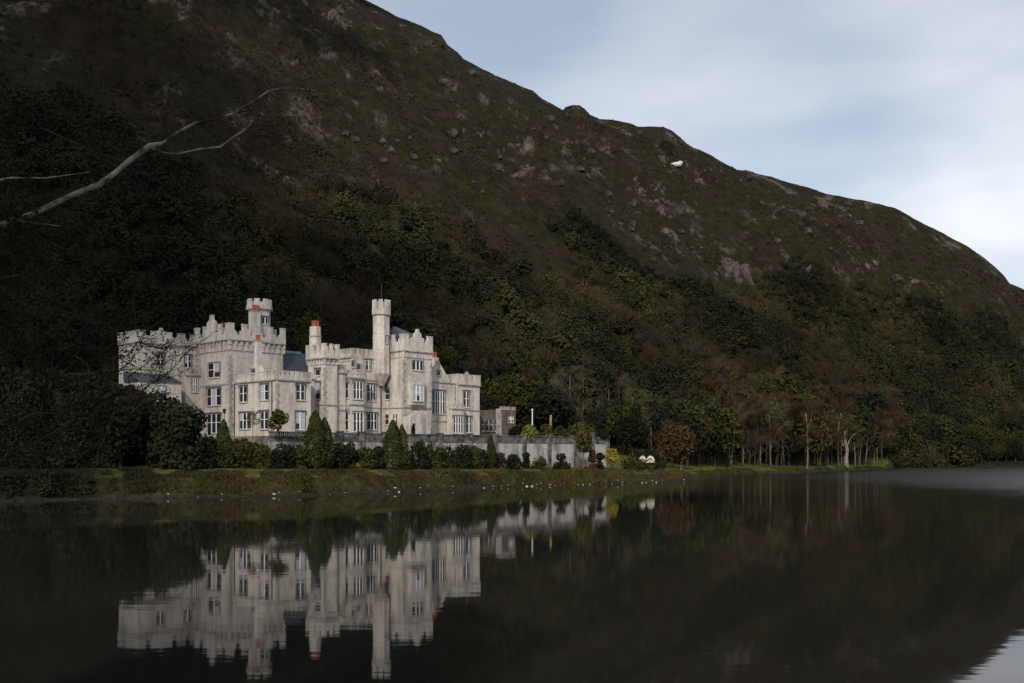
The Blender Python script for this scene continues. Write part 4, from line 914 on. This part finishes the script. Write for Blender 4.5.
def custom_tree(name, paths, px, yb, d, lab, nt=900, lm='leaf_maroon', bm='bark_white', ln=1.1):
    p = at(px, yb, d); z = min(p[2], gz(p[0], p[1])); T = []; tips = []
    for pts, r0, r1 in paths:
        w = [at(a, c_, d) + np.array([0, .8 * math.sin(i * 1.7), 0]) - np.array([p[0], p[1], z]) for i, (a, c_) in enumerate(pts)]
        if pts[0][1] >= yb - .1: w[0][2] = -.3
        T.append(tube(w, np.linspace(r0, r1, len(w)), 6)); tips += [w[-1], w[-2]]
    o = empty(name, (p[0], p[1], z)); tag(o, lab, 'tree', 'trees standing along the spit')
    v, f = join(T); link('trunk', mesh_np('trunk', v, [f], M[bm], smooth=True), o)
    r = np.random.default_rng(int(px)); tp = np.array(tips); k = r.choice(len(tp), nt); dd = unit(nt, r) + np.array([0, 0, .4]); dd /= np.linalg.norm(dd, axis=1, keepdims=True)
    v, f = strips(tp[k] + unit(nt, r) * 1.5 * r.uniform(0, 1, (nt, 1)), dd, ln, .07, r); link('crown', mesh_np('crown', v, [f], M[lm]), o)
custom_tree('white_trunked_tree', [([(846.5, 464.5), (846.7, 458), (847, 450), (845, 443), (844.5, 436), (846, 430)], .95, .3), ([(847, 449), (843, 444), (842, 437), (840, 432)], .4, .15), ([(846.5, 447), (850, 441), (852, 436), (856, 433)], .35, .12), ([(844.8, 438), (848, 432), (848, 426)], .25, .1), ([(843, 442), (840, 440), (838, 434)], .2, .08)], 846.5, 464.5, 395, 'thick white trunked bare tree with short forked limbs on the spit lawn')
custom_tree('leaning_tree', [([(819.5, 458), (822, 449), (825, 440), (827.5, 433), (829, 426)], .34, .14), ([(822.5, 448), (820.5, 440), (820, 434)], .18, .07)], 819.5, 458, 390, 'slender pale tree leaning right behind the spit lawn', 500)
custom_tree('crooked_tree', [([(838.8, 464), (838.5, 450), (838, 440), (838, 430), (840, 420), (842, 412)], .3, .12), ([(838.2, 431), (834, 425), (832, 418)], .18, .07)], 838.8, 464, 396, 'crooked grey tree rising just left of the thick white trunk', 600)

# ------------------------------------------------------------------ individual trees of the near wood (copies share meshes)
protos = {}
def proto(key, kind, h, w, lm, bm, n_, leaf, base, lobes, reps):
    protos[key] = []
    for i in range(reps):
        _seed[0] += 1; (a, c_), (d, g) = make_plant(kind, h, w, _seed[0], n_, leaf, base, lobes)
        protos[key].append((mesh_np(key + '_trunk', a, [c_], M[bm], smooth=True), mesh_np(key + '_crown', d, [g], M[lm])))
proto('evergreen', 'broad', 12, 9, 'leaf_dark', 'bark_dark', 1700, .38, .08, 12, 3)
proto('oak', 'broad', 12, 10, 'leaf_mid', 'bark_dark', 1700, .38, .15, 12, 3)
proto('olive_tree', 'broad', 11, 8, 'leaf_olive', 'bark_dark', 1300, .36, .2, 10, 2)
proto('fir', 'cone', 14, 6, 'leaf_dark', 'bark_dark', 900, .5, .05, 1, 2)
proto('grey_birch', 'bare', 12, 6, 'twig_grey', 'bark_pale', 1300, 1.2, 0, 1, 3)
proto('maroon_birch', 'bare', 12, 7, 'leaf_maroon', 'bark_dark', 2600, 1.1, 0, 1, 3)
proto('bramble', 'shrub', 3.2, 5, 'leaf_mid', 'bark_dark', 500, .35, 0, 7, 3)
KIND_WORD = {'evergreen': 'dense dark evergreen tree', 'oak': 'dull green broad crowned tree', 'olive_tree': 'olive brown leafed tree', 'fir': 'dark pointed fir', 'grey_birch': 'bare grey twigged tree', 'maroon_birch': 'bare maroon twigged tree', 'bramble': 'low green thicket'}
NAME = {'evergreen': 'evergreen_tree', 'oak': 'broadleaf_tree', 'olive_tree': 'olive_leafed_tree', 'fir': 'fir_tree', 'grey_birch': 'bare_tree', 'maroon_birch': 'maroon_tree', 'bramble': 'thicket'}
def zone(px):
    if px < 210: return 'in the dark wood left of the castle'
    if px < 480: return 'on the slope right behind the castle'
    if px < 620: return 'in the wood behind the terrace wall'
    if px < 720: return 'behind the rust tree and lawn'
    if px < 890: return 'in the wood behind the spit lawn'
    return 'along the far shore right of the spit'
WR2 = random.Random(9)
def put(key, px, d, sc):
    x = (px - 512) / F * d; z = gz(x, d)
    tm, cm = WR2.choice(protos[key])
    cat = 'bush' if key == 'bramble' else 'tree'
    g = KIND_WORD[key] + 's ' + zone(px)
    return plant_obj(NAME[key], tm, cm, x, d, z - .2, WR2.uniform(0, 6.28), sc, KIND_WORD[key] + ' ' + zone(px), cat, g)
placed = []
def scatter(n_, px0, px1, off0, off1, mixk, smin, smax, gap, base=FOOT):
    tries = 0; got = 0
    while got < n_ and tries < n_ * 60:
        tries += 1
        px = WR2.uniform(px0, px1); d = float(interp(px, base)) + WR2.uniform(off0, off1); d = max(d, float(interp(px, SHORE)) + 5)
        x = (px - 512) / F * d; u, v = to_uv(x, d)
        if -28 < u < 94 and -25 < v < TV + 1: continue
        if any((x - a) ** 2 + (d - c_) ** 2 < gap * gap for a, c_ in placed): continue
        placed.append((x, d)); got += 1
        put(WR2.choices(list(mixk), list(mixk.values()))[0], px, d, WR2.uniform(smin, smax))
dk = {'evergreen': 6, 'fir': 3, 'oak': 1}
scatter(34, -90, 150, -72, -20, dk, .8, 1.35, 4.5)
scatter(26, -90, 200, -20, 22, dk, .8, 1.4, 5)
scatter(24, 200, 480, 4, 40, {'evergreen': 5, 'oak': 3, 'grey_birch': 3, 'olive_tree': 1}, .8, 1.3, 5.5)
scatter(40, 480, 640, -8, 36, {'evergreen': 4, 'oak': 3, 'grey_birch': 8, 'olive_tree': 2, 'maroon_birch': 2}, .8, 1.6, 4.6)
scatter(40, 622, 730, -55, 30, {'evergreen': 4, 'oak': 4, 'grey_birch': 3, 'maroon_birch': 4, 'olive_tree': 2}, .9, 1.7, 5.2)
scatter(54, 727, 884, 19, 44, {'maroon_birch': 9, 'grey_birch': 5, 'oak': 1, 'evergreen': 2}, 1.4, 2.2, 4.6, SHORE)
scatter(26, 727, 880, 40, 80, {'evergreen': 4, 'maroon_birch': 6, 'oak': 2}, 1.6, 2.4, 4.6, SHORE)
scatter(18, 668, 727, 30, 70, {'evergreen': 5, 'maroon_birch': 4, 'grey_birch': 3, 'oak': 2}, 1.0, 1.7, 5.0, SHORE)
scatter(22, 728, 880, -40, -6, {'maroon_birch': 8, 'grey_birch': 3, 'oak': 2, 'evergreen': 3}, 1.3, 1.9, 5.5)
scatter(50, 722, 890, -6, 34, {'maroon_birch': 9, 'grey_birch': 2, 'oak': 3, 'evergreen': 3}, 1.4, 2.2, 5.0)
scatter(40, 886, 1060, -16, 20, {'oak': 6, 'evergreen': 5, 'olive_tree': 1}, .7, 1.25, 5)

# ------------------------------------------------------------------ the hanging wood: one mass
TREELINE = [(-900, 60), (0, 130), (200, 170), (320, 195), (450, 215), (560, 250), (650, 300), (720, 300), (800, 270), (900, 290), (1024, 330), (1900, 380)]
def wood():
    n0 = 17000; r = np.random.default_rng(77)
    px = r.uniform(-160, 1200, n0 * 4); t = r.uniform(0, 1, n0 * 4) ** .8
    df = interp(px, FOOT); dr = interp(px, RIDGE); y = df - 4 + t * (dr - df) * .9; x = (px - 512) / F * y
    keep = r.uniform(0, 1, len(x)) < y / 700
    px, x, y, t, dr = px[keep], x[keep], y[keep], t[keep], dr[keep]
    z = ground(x, y); yi = YH - (z - CZ) / y * F
    patch = fbm(x, y, 60, 3, 21)
    line = interp(px, TREELINE) + 75 * patch
    inwood = yi > line
    scrub = (~inwood) & (r.uniform(0, 1, len(x)) < .10 * np.clip(1 - (line - yi) / 160, 0, 1) + .02)
    u, v = to_uv(x, y); free = ~((u > -28) & (u < 94) & (v > -25) & (v < TV + 1))
    sel = np.where((inwood | scrub) & free & (y < dr * .965))[0]; r.shuffle(sel); sel = sel[:n0]
    V = []; Fc = []; T = []; o = 0
    lib = {}
    for kind in ('broad', 'bare', 'cone'):
        lib[kind] = []
        for s in range(7):
            rr = np.random.default_rng(900 + s)
            if kind == 'broad':
                p, d = blob_pts(210, 1, .95, .05, 8, rr); nn = d * .9 + unit(210, rr) * .38 + np.array([0, -.0, .25]); nn /= np.linalg.norm(nn, axis=1, keepdims=True); lib[kind].append(leaves(p, nn, .058, .85, rr))
            elif kind == 'cone':
                _, c_ = make_plant('cone', 1, .42, 900 + s, 160, .045); lib[kind].append(c_)
            else:
                p, d = blob_pts(170, 1, .7, .25, 7, rr); d = d * .5 + unit(170, rr) * .4 + np.array([0, 0, .6]); d /= np.linalg.norm(d, axis=1, keepdims=True); a = strips(p, d, .2, .016, rr)
                q = tube([(0, 0, -.02), (.01, 0, .5), (0, .01, .9)], [.016, .01, .003], 4)
                lib[kind].append(join([a, q]))
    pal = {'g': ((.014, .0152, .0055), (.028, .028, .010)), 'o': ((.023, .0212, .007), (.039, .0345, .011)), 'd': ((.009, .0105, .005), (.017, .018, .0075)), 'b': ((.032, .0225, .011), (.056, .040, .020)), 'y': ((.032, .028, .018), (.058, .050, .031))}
    big = fbm(x, y, 45, 3, 31); big2 = fbm(x, y, 22, 2, 33)
    for i in sel:
        e_ = 1 - .42 * np.clip(t[i] * 1.6, 0, 1)
        h = r.uniform(5.0, 9.5) * e_ if inwood[i] else r.uniform(1.2, 2.8)
        b_ = big[i] + r.normal() * .22
        if inwood[i] and r.random() < .06: h *= 1.6
        left_dim = px[i] < 200 + 40 * patch[i]  # left trees all take the dark tint, standing in for shade
        if left_dim: kind, c_ = ('cone' if r.random() < .35 else 'broad'), 'd'
        elif b_ > .28: kind, c_ = 'bare', ('b' if r.random() < .6 else 'y')
        elif b_ > .16: kind, c_ = 'broad', 'o'
        elif b_ > -.25: kind, c_ = 'broad', 'g'
        else: kind, c_ = ('broad' if r.random() < .7 else 'cone'), 'd'
        if scrub[i] and not left_dim: c_ = 'o' if r.random() < .5 else 'b'
        v, f = lib[kind][r.integers(7)]
        a = r.uniform(0, 6.283); ca, sa = math.cos(a), math.sin(a); wv = r.uniform(.8, 1.35)
        q = np.stack([(v[:, 0] * ca - v[:, 1] * sa) * h * wv + x[i], (v[:, 0] * sa + v[:, 1] * ca) * h * wv + y[i], v[:, 2] * h + z[i] - .3], 1)
        V.append(q); Fc.append(f + o); o += len(v)
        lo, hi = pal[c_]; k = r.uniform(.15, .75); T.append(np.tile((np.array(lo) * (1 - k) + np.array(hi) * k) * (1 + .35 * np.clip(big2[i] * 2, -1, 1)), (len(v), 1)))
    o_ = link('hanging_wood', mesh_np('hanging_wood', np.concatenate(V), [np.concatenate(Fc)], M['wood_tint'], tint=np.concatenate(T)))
    tag(o_, 'mixed wood of dark evergreens and bare trees covering the lower mountainside', 'wood', kind='stuff')
wood()

# ------------------------------------------------------------------ bank growth between lawn and water
def bank():
    r = np.random.default_rng(5); n_ = 52000
    px = r.uniform(-90, 893, n_); s = r.uniform(.3, 8.5, n_); y = interp(px, SHORE) + s; x = (px - 512) / F * y; z = ground(x, y)
    ok = (z > .12) & (fbm(x, y, 5, 3, 41) + .25 * (1 - s / 9) > -.12); x, y, z, s, px = x[ok], y[ok], z[ok], s[ok], px[ok]; n_ = len(x)
    hgt = np.clip(.55 + .7 * fbm(x, y, 6, 2, 42), .12, 1.3) * np.where(s > 6.5, .3, 1)
    d = unit(n_, r) * .5 + np.array([0, -.1, 1]); d /= np.linalg.norm(d, axis=1, keepdims=True)
    q = unit(n_, r); w = np.cross(d, q); w /= np.linalg.norm(w, axis=1, keepdims=True); w *= (.09 * r.uniform(.6, 1.6, n_))[:, None]
    p = np.stack([x, y, z - .05], 1); t_ = p + d * hgt[:, None]
    v = np.stack([p - w, p + w, t_ + w * .5, t_ - w * .5], 1).reshape(-1, 3)
    k = np.clip(.5 + .9 * fbm(x, y, 7, 3, 43) + r.normal(size=n_) * .15, 0, 1)[:, None]
    c = np.array([.016, .018, .006]) * (1 - k) + np.array([.060, .056, .016]) * k
    br = (fbm(x, y, 4, 2, 44) > .25)[:, None]; c = np.where(br, np.array([.05, .032, .018]), c)
    c = c * sstep(px, 60, 300)[:, None] + np.array([.010, .011, .005]) * (1 - sstep(px, 60, 300))[:, None]  # tint dims towards the left, shade put into the colour
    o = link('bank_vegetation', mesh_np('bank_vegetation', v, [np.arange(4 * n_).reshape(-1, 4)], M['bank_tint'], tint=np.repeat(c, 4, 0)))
    tag(o, 'rough grass and weeds growing down the bank to the water', 'bank growth', kind='stuff')
bank()

def heather():
    r = np.random.default_rng(15); n_ = 330000
    px = r.uniform(-60, 1120, n_); t = r.uniform(.05, 1.0, n_); df = interp(px, FOOT); dr = interp(px, RIDGE); y = df + t * (dr - df); x = (px - 512) / F * y
    z = ground(x, y); yi = YH - (z - CZ) / y * F
    ok = (yi < interp(px, TREELINE) + 60) & (yi > -25) & (fbm(x, y, 14, 3, 71) + .35 * r.normal(size=n_) > -.12)
    x, y, z = x[ok], y[ok], z[ok]; n_ = len(x)
    d = unit(n_, r) * .75 + np.array([0, -.35, .8]); d /= np.linalg.norm(d, axis=1, keepdims=True)
    v, f = leaves(np.stack([x, y, z + .25], 1), d, np.clip(.42 + .5 * fbm(x, y, 25, 3, 72), .15, 1.0), .7, r)
    k = np.clip(.5 + .9 * fbm(x, y, 40, 4, 73) + .2 * r.normal(size=n_), 0, 1)[:, None]; w = r.uniform(.6, 1.35, (n_, 1))
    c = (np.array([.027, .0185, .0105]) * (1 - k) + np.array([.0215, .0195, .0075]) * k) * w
    o = link('mountain_heather', mesh_np('mountain_heather', v, [f], M['bank_tint'], tint=np.repeat(c, 4, 0)))
    tag(o, 'brown heather and moor grass covering the upper mountainside', 'heather', kind='stuff')
heather()

# ------------------------------------------------------------------ stones
def rock_mesh(name, seed, mat, sub=3, flat=.7):
    import bmesh
    bm = bmesh.new(); bmesh.ops.create_icosphere(bm, subdivisions=sub, radius=.5); r = np.random.default_rng(seed)
    V = np.array([v.co[:] for v in bm.verts]); dirs = unit(9, r); cut = r.uniform(.26, .42, 9)
    for d, c in zip(dirs, cut):
        k = V @ d; V = V - np.outer(np.maximum(k - c, 0), d)
    V += .05 * np.stack([fbm(V[:, 0] * 9 + V[:, 2] * 7, V[:, 1] * 9, 2.5, 3, seed + j) for j in range(3)], 1); V[:, 2] *= flat
    for v, c in zip(bm.verts, V): v.co = c
    me = bpy.data.meshes.new(name); bm.to_mesh(me); bm.free(); me.materials.append(M[mat]); return me
pebs = [rock_mesh('shore_stone', 300 + i, 'pebble', 2) for i in range(4)]
spx = [(128, .3), (168, .5), (198, .4), (222, .6), (231, .3), (274, .8), (279, .5), (300, .4), (330, .4), (345, .35), (395, .9), (399, .6), (388, .5), (420, .7), (428, .4), (443, .7), (453, .55), (470, .4), (484, .6), (493, .6), (501, .65), (508, .4), (523, .8), (527, .7), (532, .8), (537, .6), (541, .6), (550, .75), (555, .4), (561, .6), (566, .7), (574, .5), (578, .5), (583, .6), (590, .45), (598, .4), (606, .6), (612, .45), (618, .85), (622, .6), (630, .4), (642, .6), (646, .8), (652, .7), (656, .5), (662, .6), (670, .4), (684, .5)]
for px, s in spx:
    d = float(interp(px, SHORE)); x = (px - 512) / F * d
    while gz(x, d) < -.02: d += .1
    d += WR2.choice((-.2, 0, .2, .5, .9)); x = (px - 512) / F * d
    o = link('shore_stone', WR2.choice(pebs), None, (x, d, max(gz(x, d), 0) + .08 * s), WR2.uniform(0, 6), (s * WR2.uniform(.7, 1.1), s * .8, s * WR2.uniform(.5, .8)))
    tag(o, 'pale rounded stone lying at the water edge below the lawn bank', 'stone', 'pale stones along the water edge')
hrocks = [rock_mesh('summit_boulder', 440 + i, 'heathrock', 4, 1.0) for i in range(5)]
rocks = [rock_mesh('rock_outcrop', 400 + i, 'rock', 3, .75) for i in range(6)]
def hit(px, y):
    """distance at which the hillside is seen at that pixel"""
    d = np.linspace(float(interp(px, FOOT)), float(interp(px, RIDGE)), 900); z = ground((px - 512) / F * d, d); yi = YH - (z - CZ) / d * F
    k = np.where(yi <= y)[0]; return float(d[k[0]]) if len(k) else float(d[-1])
def stone_at(px, y, wp, hp, name, mesh, label, group=None, deep=1.0, sink=.25):
    d = hit(px, y + hp * .3) + (0 if group else wp * .22 * .8); q = d / F; x = (px - 512) / F * d; z = gz(x, d)
    o = link(name, mesh, None, (x, d, z + hp * q * (.5 - sink)), WR2.uniform(-.5, .5), (wp * q, wp * q * deep, hp * q * 1.35)); o.rotation_euler[0] = .5 if group else 0; tag(o, label, 'rock', group); return o
stone_at(576, 113, 17, 14, 'summit_boulder', hrocks[0], 'dark rounded boulder standing up from the ridge skyline', None, .7, .5)
stone_at(566, 114, 8, 9, 'summit_boulder', hrocks[3], 'lesser dark boulder touching the left of the big skyline boulder', None, .7, .5)
stone_at(661, 140, 30, 22, 'rock_knoll', hrocks[1], 'broad dark rock knoll breaking the ridge skyline above the white boulder', None, .7, .5)
stone_at(746, 177, 12, 9, 'summit_boulder', hrocks[2], 'flat dark boulder low on the descending ridge skyline', None, .7, .5)
stone_at(438, 43, 14, 12, 'summit_boulder', hrocks[4], 'dark ledge of rock on the skyline high at the left', None, .7, .5)
stone_at(675.5, 165.5, 13, 7, 'white_boulder', rock_mesh('white_boulder', 77, 'palerock'), 'bright white quartz boulder just below the ridge', None, .8, .2)
stone_at(680, 164, 6, 4, 'white_boulder', rock_mesh('white_boulder', 91, 'palerock'), 'small pale boulder touching the right side of the bright white boulder', None, .8, .2)
zones = [(405, 150, 30, 14, 26), (470, 78, 34, 10, 14), (375, 138, 30, 14, 10), (540, 120, 20, 12, 8), (610, 215, 34, 26, 26), (580, 170, 34, 16, 18), (640, 185, 24, 12, 12), (700, 200, 40, 22, 12), (930, 300, 30, 18, 16), (500, 170, 40, 22, 12), (455, 145, 22, 12, 12), (820, 230, 60, 14, 10), (690, 240, 22, 14, 8), (330, 90, 30, 20, 6)]
for (cx, cy, sx, sy, k_) in zones:
    for _ in range(max(3, int(k_ * .55))):
        px = WR2.gauss(cx, sx * .6); y = WR2.gauss(cy, sy * .6)
        if y < interp(px, RY) + 6: continue
        s = WR2.choice((2.5, 3.5, 4, 5, 6, 8, 10, 12))
        stone_at(px, y, s, s * WR2.uniform(.5, 1.2), 'rock_outcrop', WR2.choice(rocks), 'grey rock outcrop breaking through the brown heath of the mountain', 'rock outcrops on the mountainside', 1.0, .42)

# ------------------------------------------------------------------ the tree at the left of the viewpoint
def near_tree():
    base = np.array([-15.5, 17.0, 0.6]); D = 19.0
    o = empty('overhanging_tree', base); tag(o, 'dark leafy tree reaching in from the left with a pale bare bough over the lake', 'tree')
    def P(px, y, d=D): return at(px, y, d) - base
    T = [tube([(0, 0, -.6), (.2, 0, 3), (-.1, .3, 6), (.3, .5, 9), (0, 0, 13), (.4, -1, 17)], [.48, .4, .36, .3, .22, .12], 9)]
    v, f = join(T); link('trunk', mesh_np('trunk', v, [f], M['bark_near'], smooth=True), o)
    r = np.random.default_rng(8)
    bough = [P(-206, 330), P(-60, 250), P(0, 226, 19), P(40, 211, 19), P(64, 199, 19), P(85, 190, 19), P(100, 184, 19), P(115, 173, 19), P(130, 160, 19), P(150, 146, 19), P(163, 143, 19.1), P(176, 133, 19.2), P(195, 123, 19.3), P(215, 119, 19.4), P(235, 113, 19.5), P(252, 102, 19.6), P(270, 90, 19.7), P(290, 88, 19.8), P(315, 90, 20)]
    rad = [.13, .1, .065, .052, .06, .053, .058, .05, .052, .062, .032, .025, .028, .018, .021, .016, .015, .01, .004]
    bough2 = [P(150, 148, 19), P(164, 153), P(178, 154), P(200, 149), P(220, 147), P(232, 138), P(246, 129), P(254, 120)]
    T = [tube(bough, rad, 7), tube(bough2, [.026, .018, .017, .019, .015, .016, .01, .004], 6)]
    v, f = join(T); link('pale_bough', mesh_np('pale_bough', v, [f], M['bark_bough'], smooth=True), o)
    dead = [P(-206, 300), P(-60, 228), P(-10, 221), P(24, 222), P(60, 226)]
    v, f = join([tube(dead, [.07, .045, .03, .022, .006], 6), tube([P(-150, 200), P(-20, 184), P(10, 178), P(46, 178), P(90, 172)], [.05, .03, .022, .013, .004], 6)]); link('branch', mesh_np('branch', v, [f], M['bark_bough'], smooth=True), o)
    # leafy hanging sprays: fine branchlets with leaves
    tw = []; lp = []; rp_ = []; 
    def spray(px, y, px2, y2, d, n_, dens, russet=False):
        a = P(px, y, d); c = P(px2, y2, d + .8); 
        pts = [a + (c - a) * t + r.normal(size=3) * .12 * (t > 0) for t in np.linspace(0, 1, 6)]; tw.append(tube(pts, np.linspace(.02, .004, 6), 4))
        for _ in range(n_):
            t = r.uniform(.1, 1); i = min(int(t * 5), 4); q = pts[i] + (pts[i + 1] - pts[i]) * (t * 5 - i); dd = unit(1, r)[0] * .8 + (c - a) / np.linalg.norm(c - a) * .5; ln = r.uniform(.25, .8)
            e_ = q + dd * ln; tw.append(tube([q, q + dd * ln * .5 + r.normal(size=3) * .04, e_], [.008, .006, .003], 3))
            for k in range(dens): (rp_ if russet else lp).append(q + dd * ln * r.uniform(.2, 1.05) + r.normal(size=3) * .07)
    for _ in range(46):
        x0 = r.uniform(-150, 20); y0 = r.uniform(180, 440); spray(x0, y0, x0 + r.uniform(40, 110), y0 + r.uniform(-40, 60), r.uniform(17.5, 21), 26, 9)
    for _ in range(9):
        x0 = r.uniform(-120, 60); y0 = r.uniform(-20, 170); spray(x0, y0, x0 + r.uniform(60, 150), y0 + r.uniform(-10, 70), r.uniform(17.5, 21), 18, 5)
    for (x0, y0, x1, y1) in ((118, 400, 178, 332), (105, 385, 150, 330), (120, 412, 186, 352), (112, 360, 160, 346), (128, 420, 170, 360)): spray(x0, y0, x1, y1, 19.5, 22, 6, True)
    for (x0, y0, x1, y1) in ((20, 420, 120, 398), (30, 380, 118, 352), (40, 440, 130, 415), (0, 470, 110, 445), (60, 350, 122, 326)): spray(x0, y0, x1, y1, 19.2, 34, 9)
    for (x0, y0, x1, y1) in ((165, 143, 180, 100), (235, 113, 262, 80), (270, 90, 318, 40), (300, 89, 345, 100), (195, 122, 150, 90), (246, 130, 290, 120), (180, 155, 200, 185)): spray(x0, y0, x1, y1, 19.6, 9, 2)
    for (px_, y_) in [(40, 211), (64, 199), (85, 190), (100, 184), (115, 173), (130, 160), (150, 146), (176, 133), (195, 123), (215, 119), (235, 113), (252, 102), (270, 90), (290, 88), (178, 154), (200, 149), (220, 147), (232, 138), (246, 129)]:
        for j in range(3):
            q = P(px_ + r.uniform(-8, 8), y_ + 1, 19.3); e_ = q + np.array([r.uniform(-.1, .55), r.uniform(-.3, .3), r.uniform(-.35, .6)]) * r.uniform(.5, 1.2); m_ = (q + e_) / 2 + r.normal(size=3) * .06
            tw.append(tube([q, m_, e_], [.009, .006, .003], 4))
            for j2 in range(3): tw.append(tube([m_, m_ + r.normal(size=3) * .16, m_ + r.normal(size=3) * .22 + (e_ - q) * .3], [.005, .004, .002], 3))
    v, f = join(tw); link('twig', mesh_np('twig', v, [f], M['bark_dark']), o)
    # high crown, above the picture, that shades the hanging sprays
    n_ = 26000; c = unit(26, r) * r.uniform(.3, 1, (26, 1)) * np.array([10, 10, 5.5]) + np.array([2.5, -9, 20.5]); k = r.choice(26, n_); pp = c[k] + unit(n_, r) * r.uniform(1.2, 3.2, (n_, 1))
    pp = pp[(pp + base)[:, 2] > CZ + .47 * np.maximum((pp + base)[:, 1], 0) + 1.5]
    for j in range(26):
        tw_ = None
    hp, hf = leaves(pp, unit(len(pp), r), .22, .6, r)
    lpn = np.array(lp); l1, f1 = leaves(lpn, unit(len(lpn), r), .042, .5, r)
    v, f = join([(hp, hf), (l1, f1)]); link('crown', mesh_np('crown', v, [f], M['leaf_near']), o)
    rn = np.array(rp_); v, f = leaves(rn, unit(len(rn), r), .03, .5, r); link('russet_leaves', mesh_np('russet_leaves', v, [f], M['leaf_russet_near']), o)
    lim = []
    for j in range(0, 26, 2): lim.append(tube([(0, 0, 11), (c[j] * .5 + np.array([0, 0, 6.5])), c[j]], [.16, .1, .03], 5))
    v, f = join(lim); link('limb', mesh_np('limb', v, [f], M['bark_dark'], smooth=True), o)
near_tree()
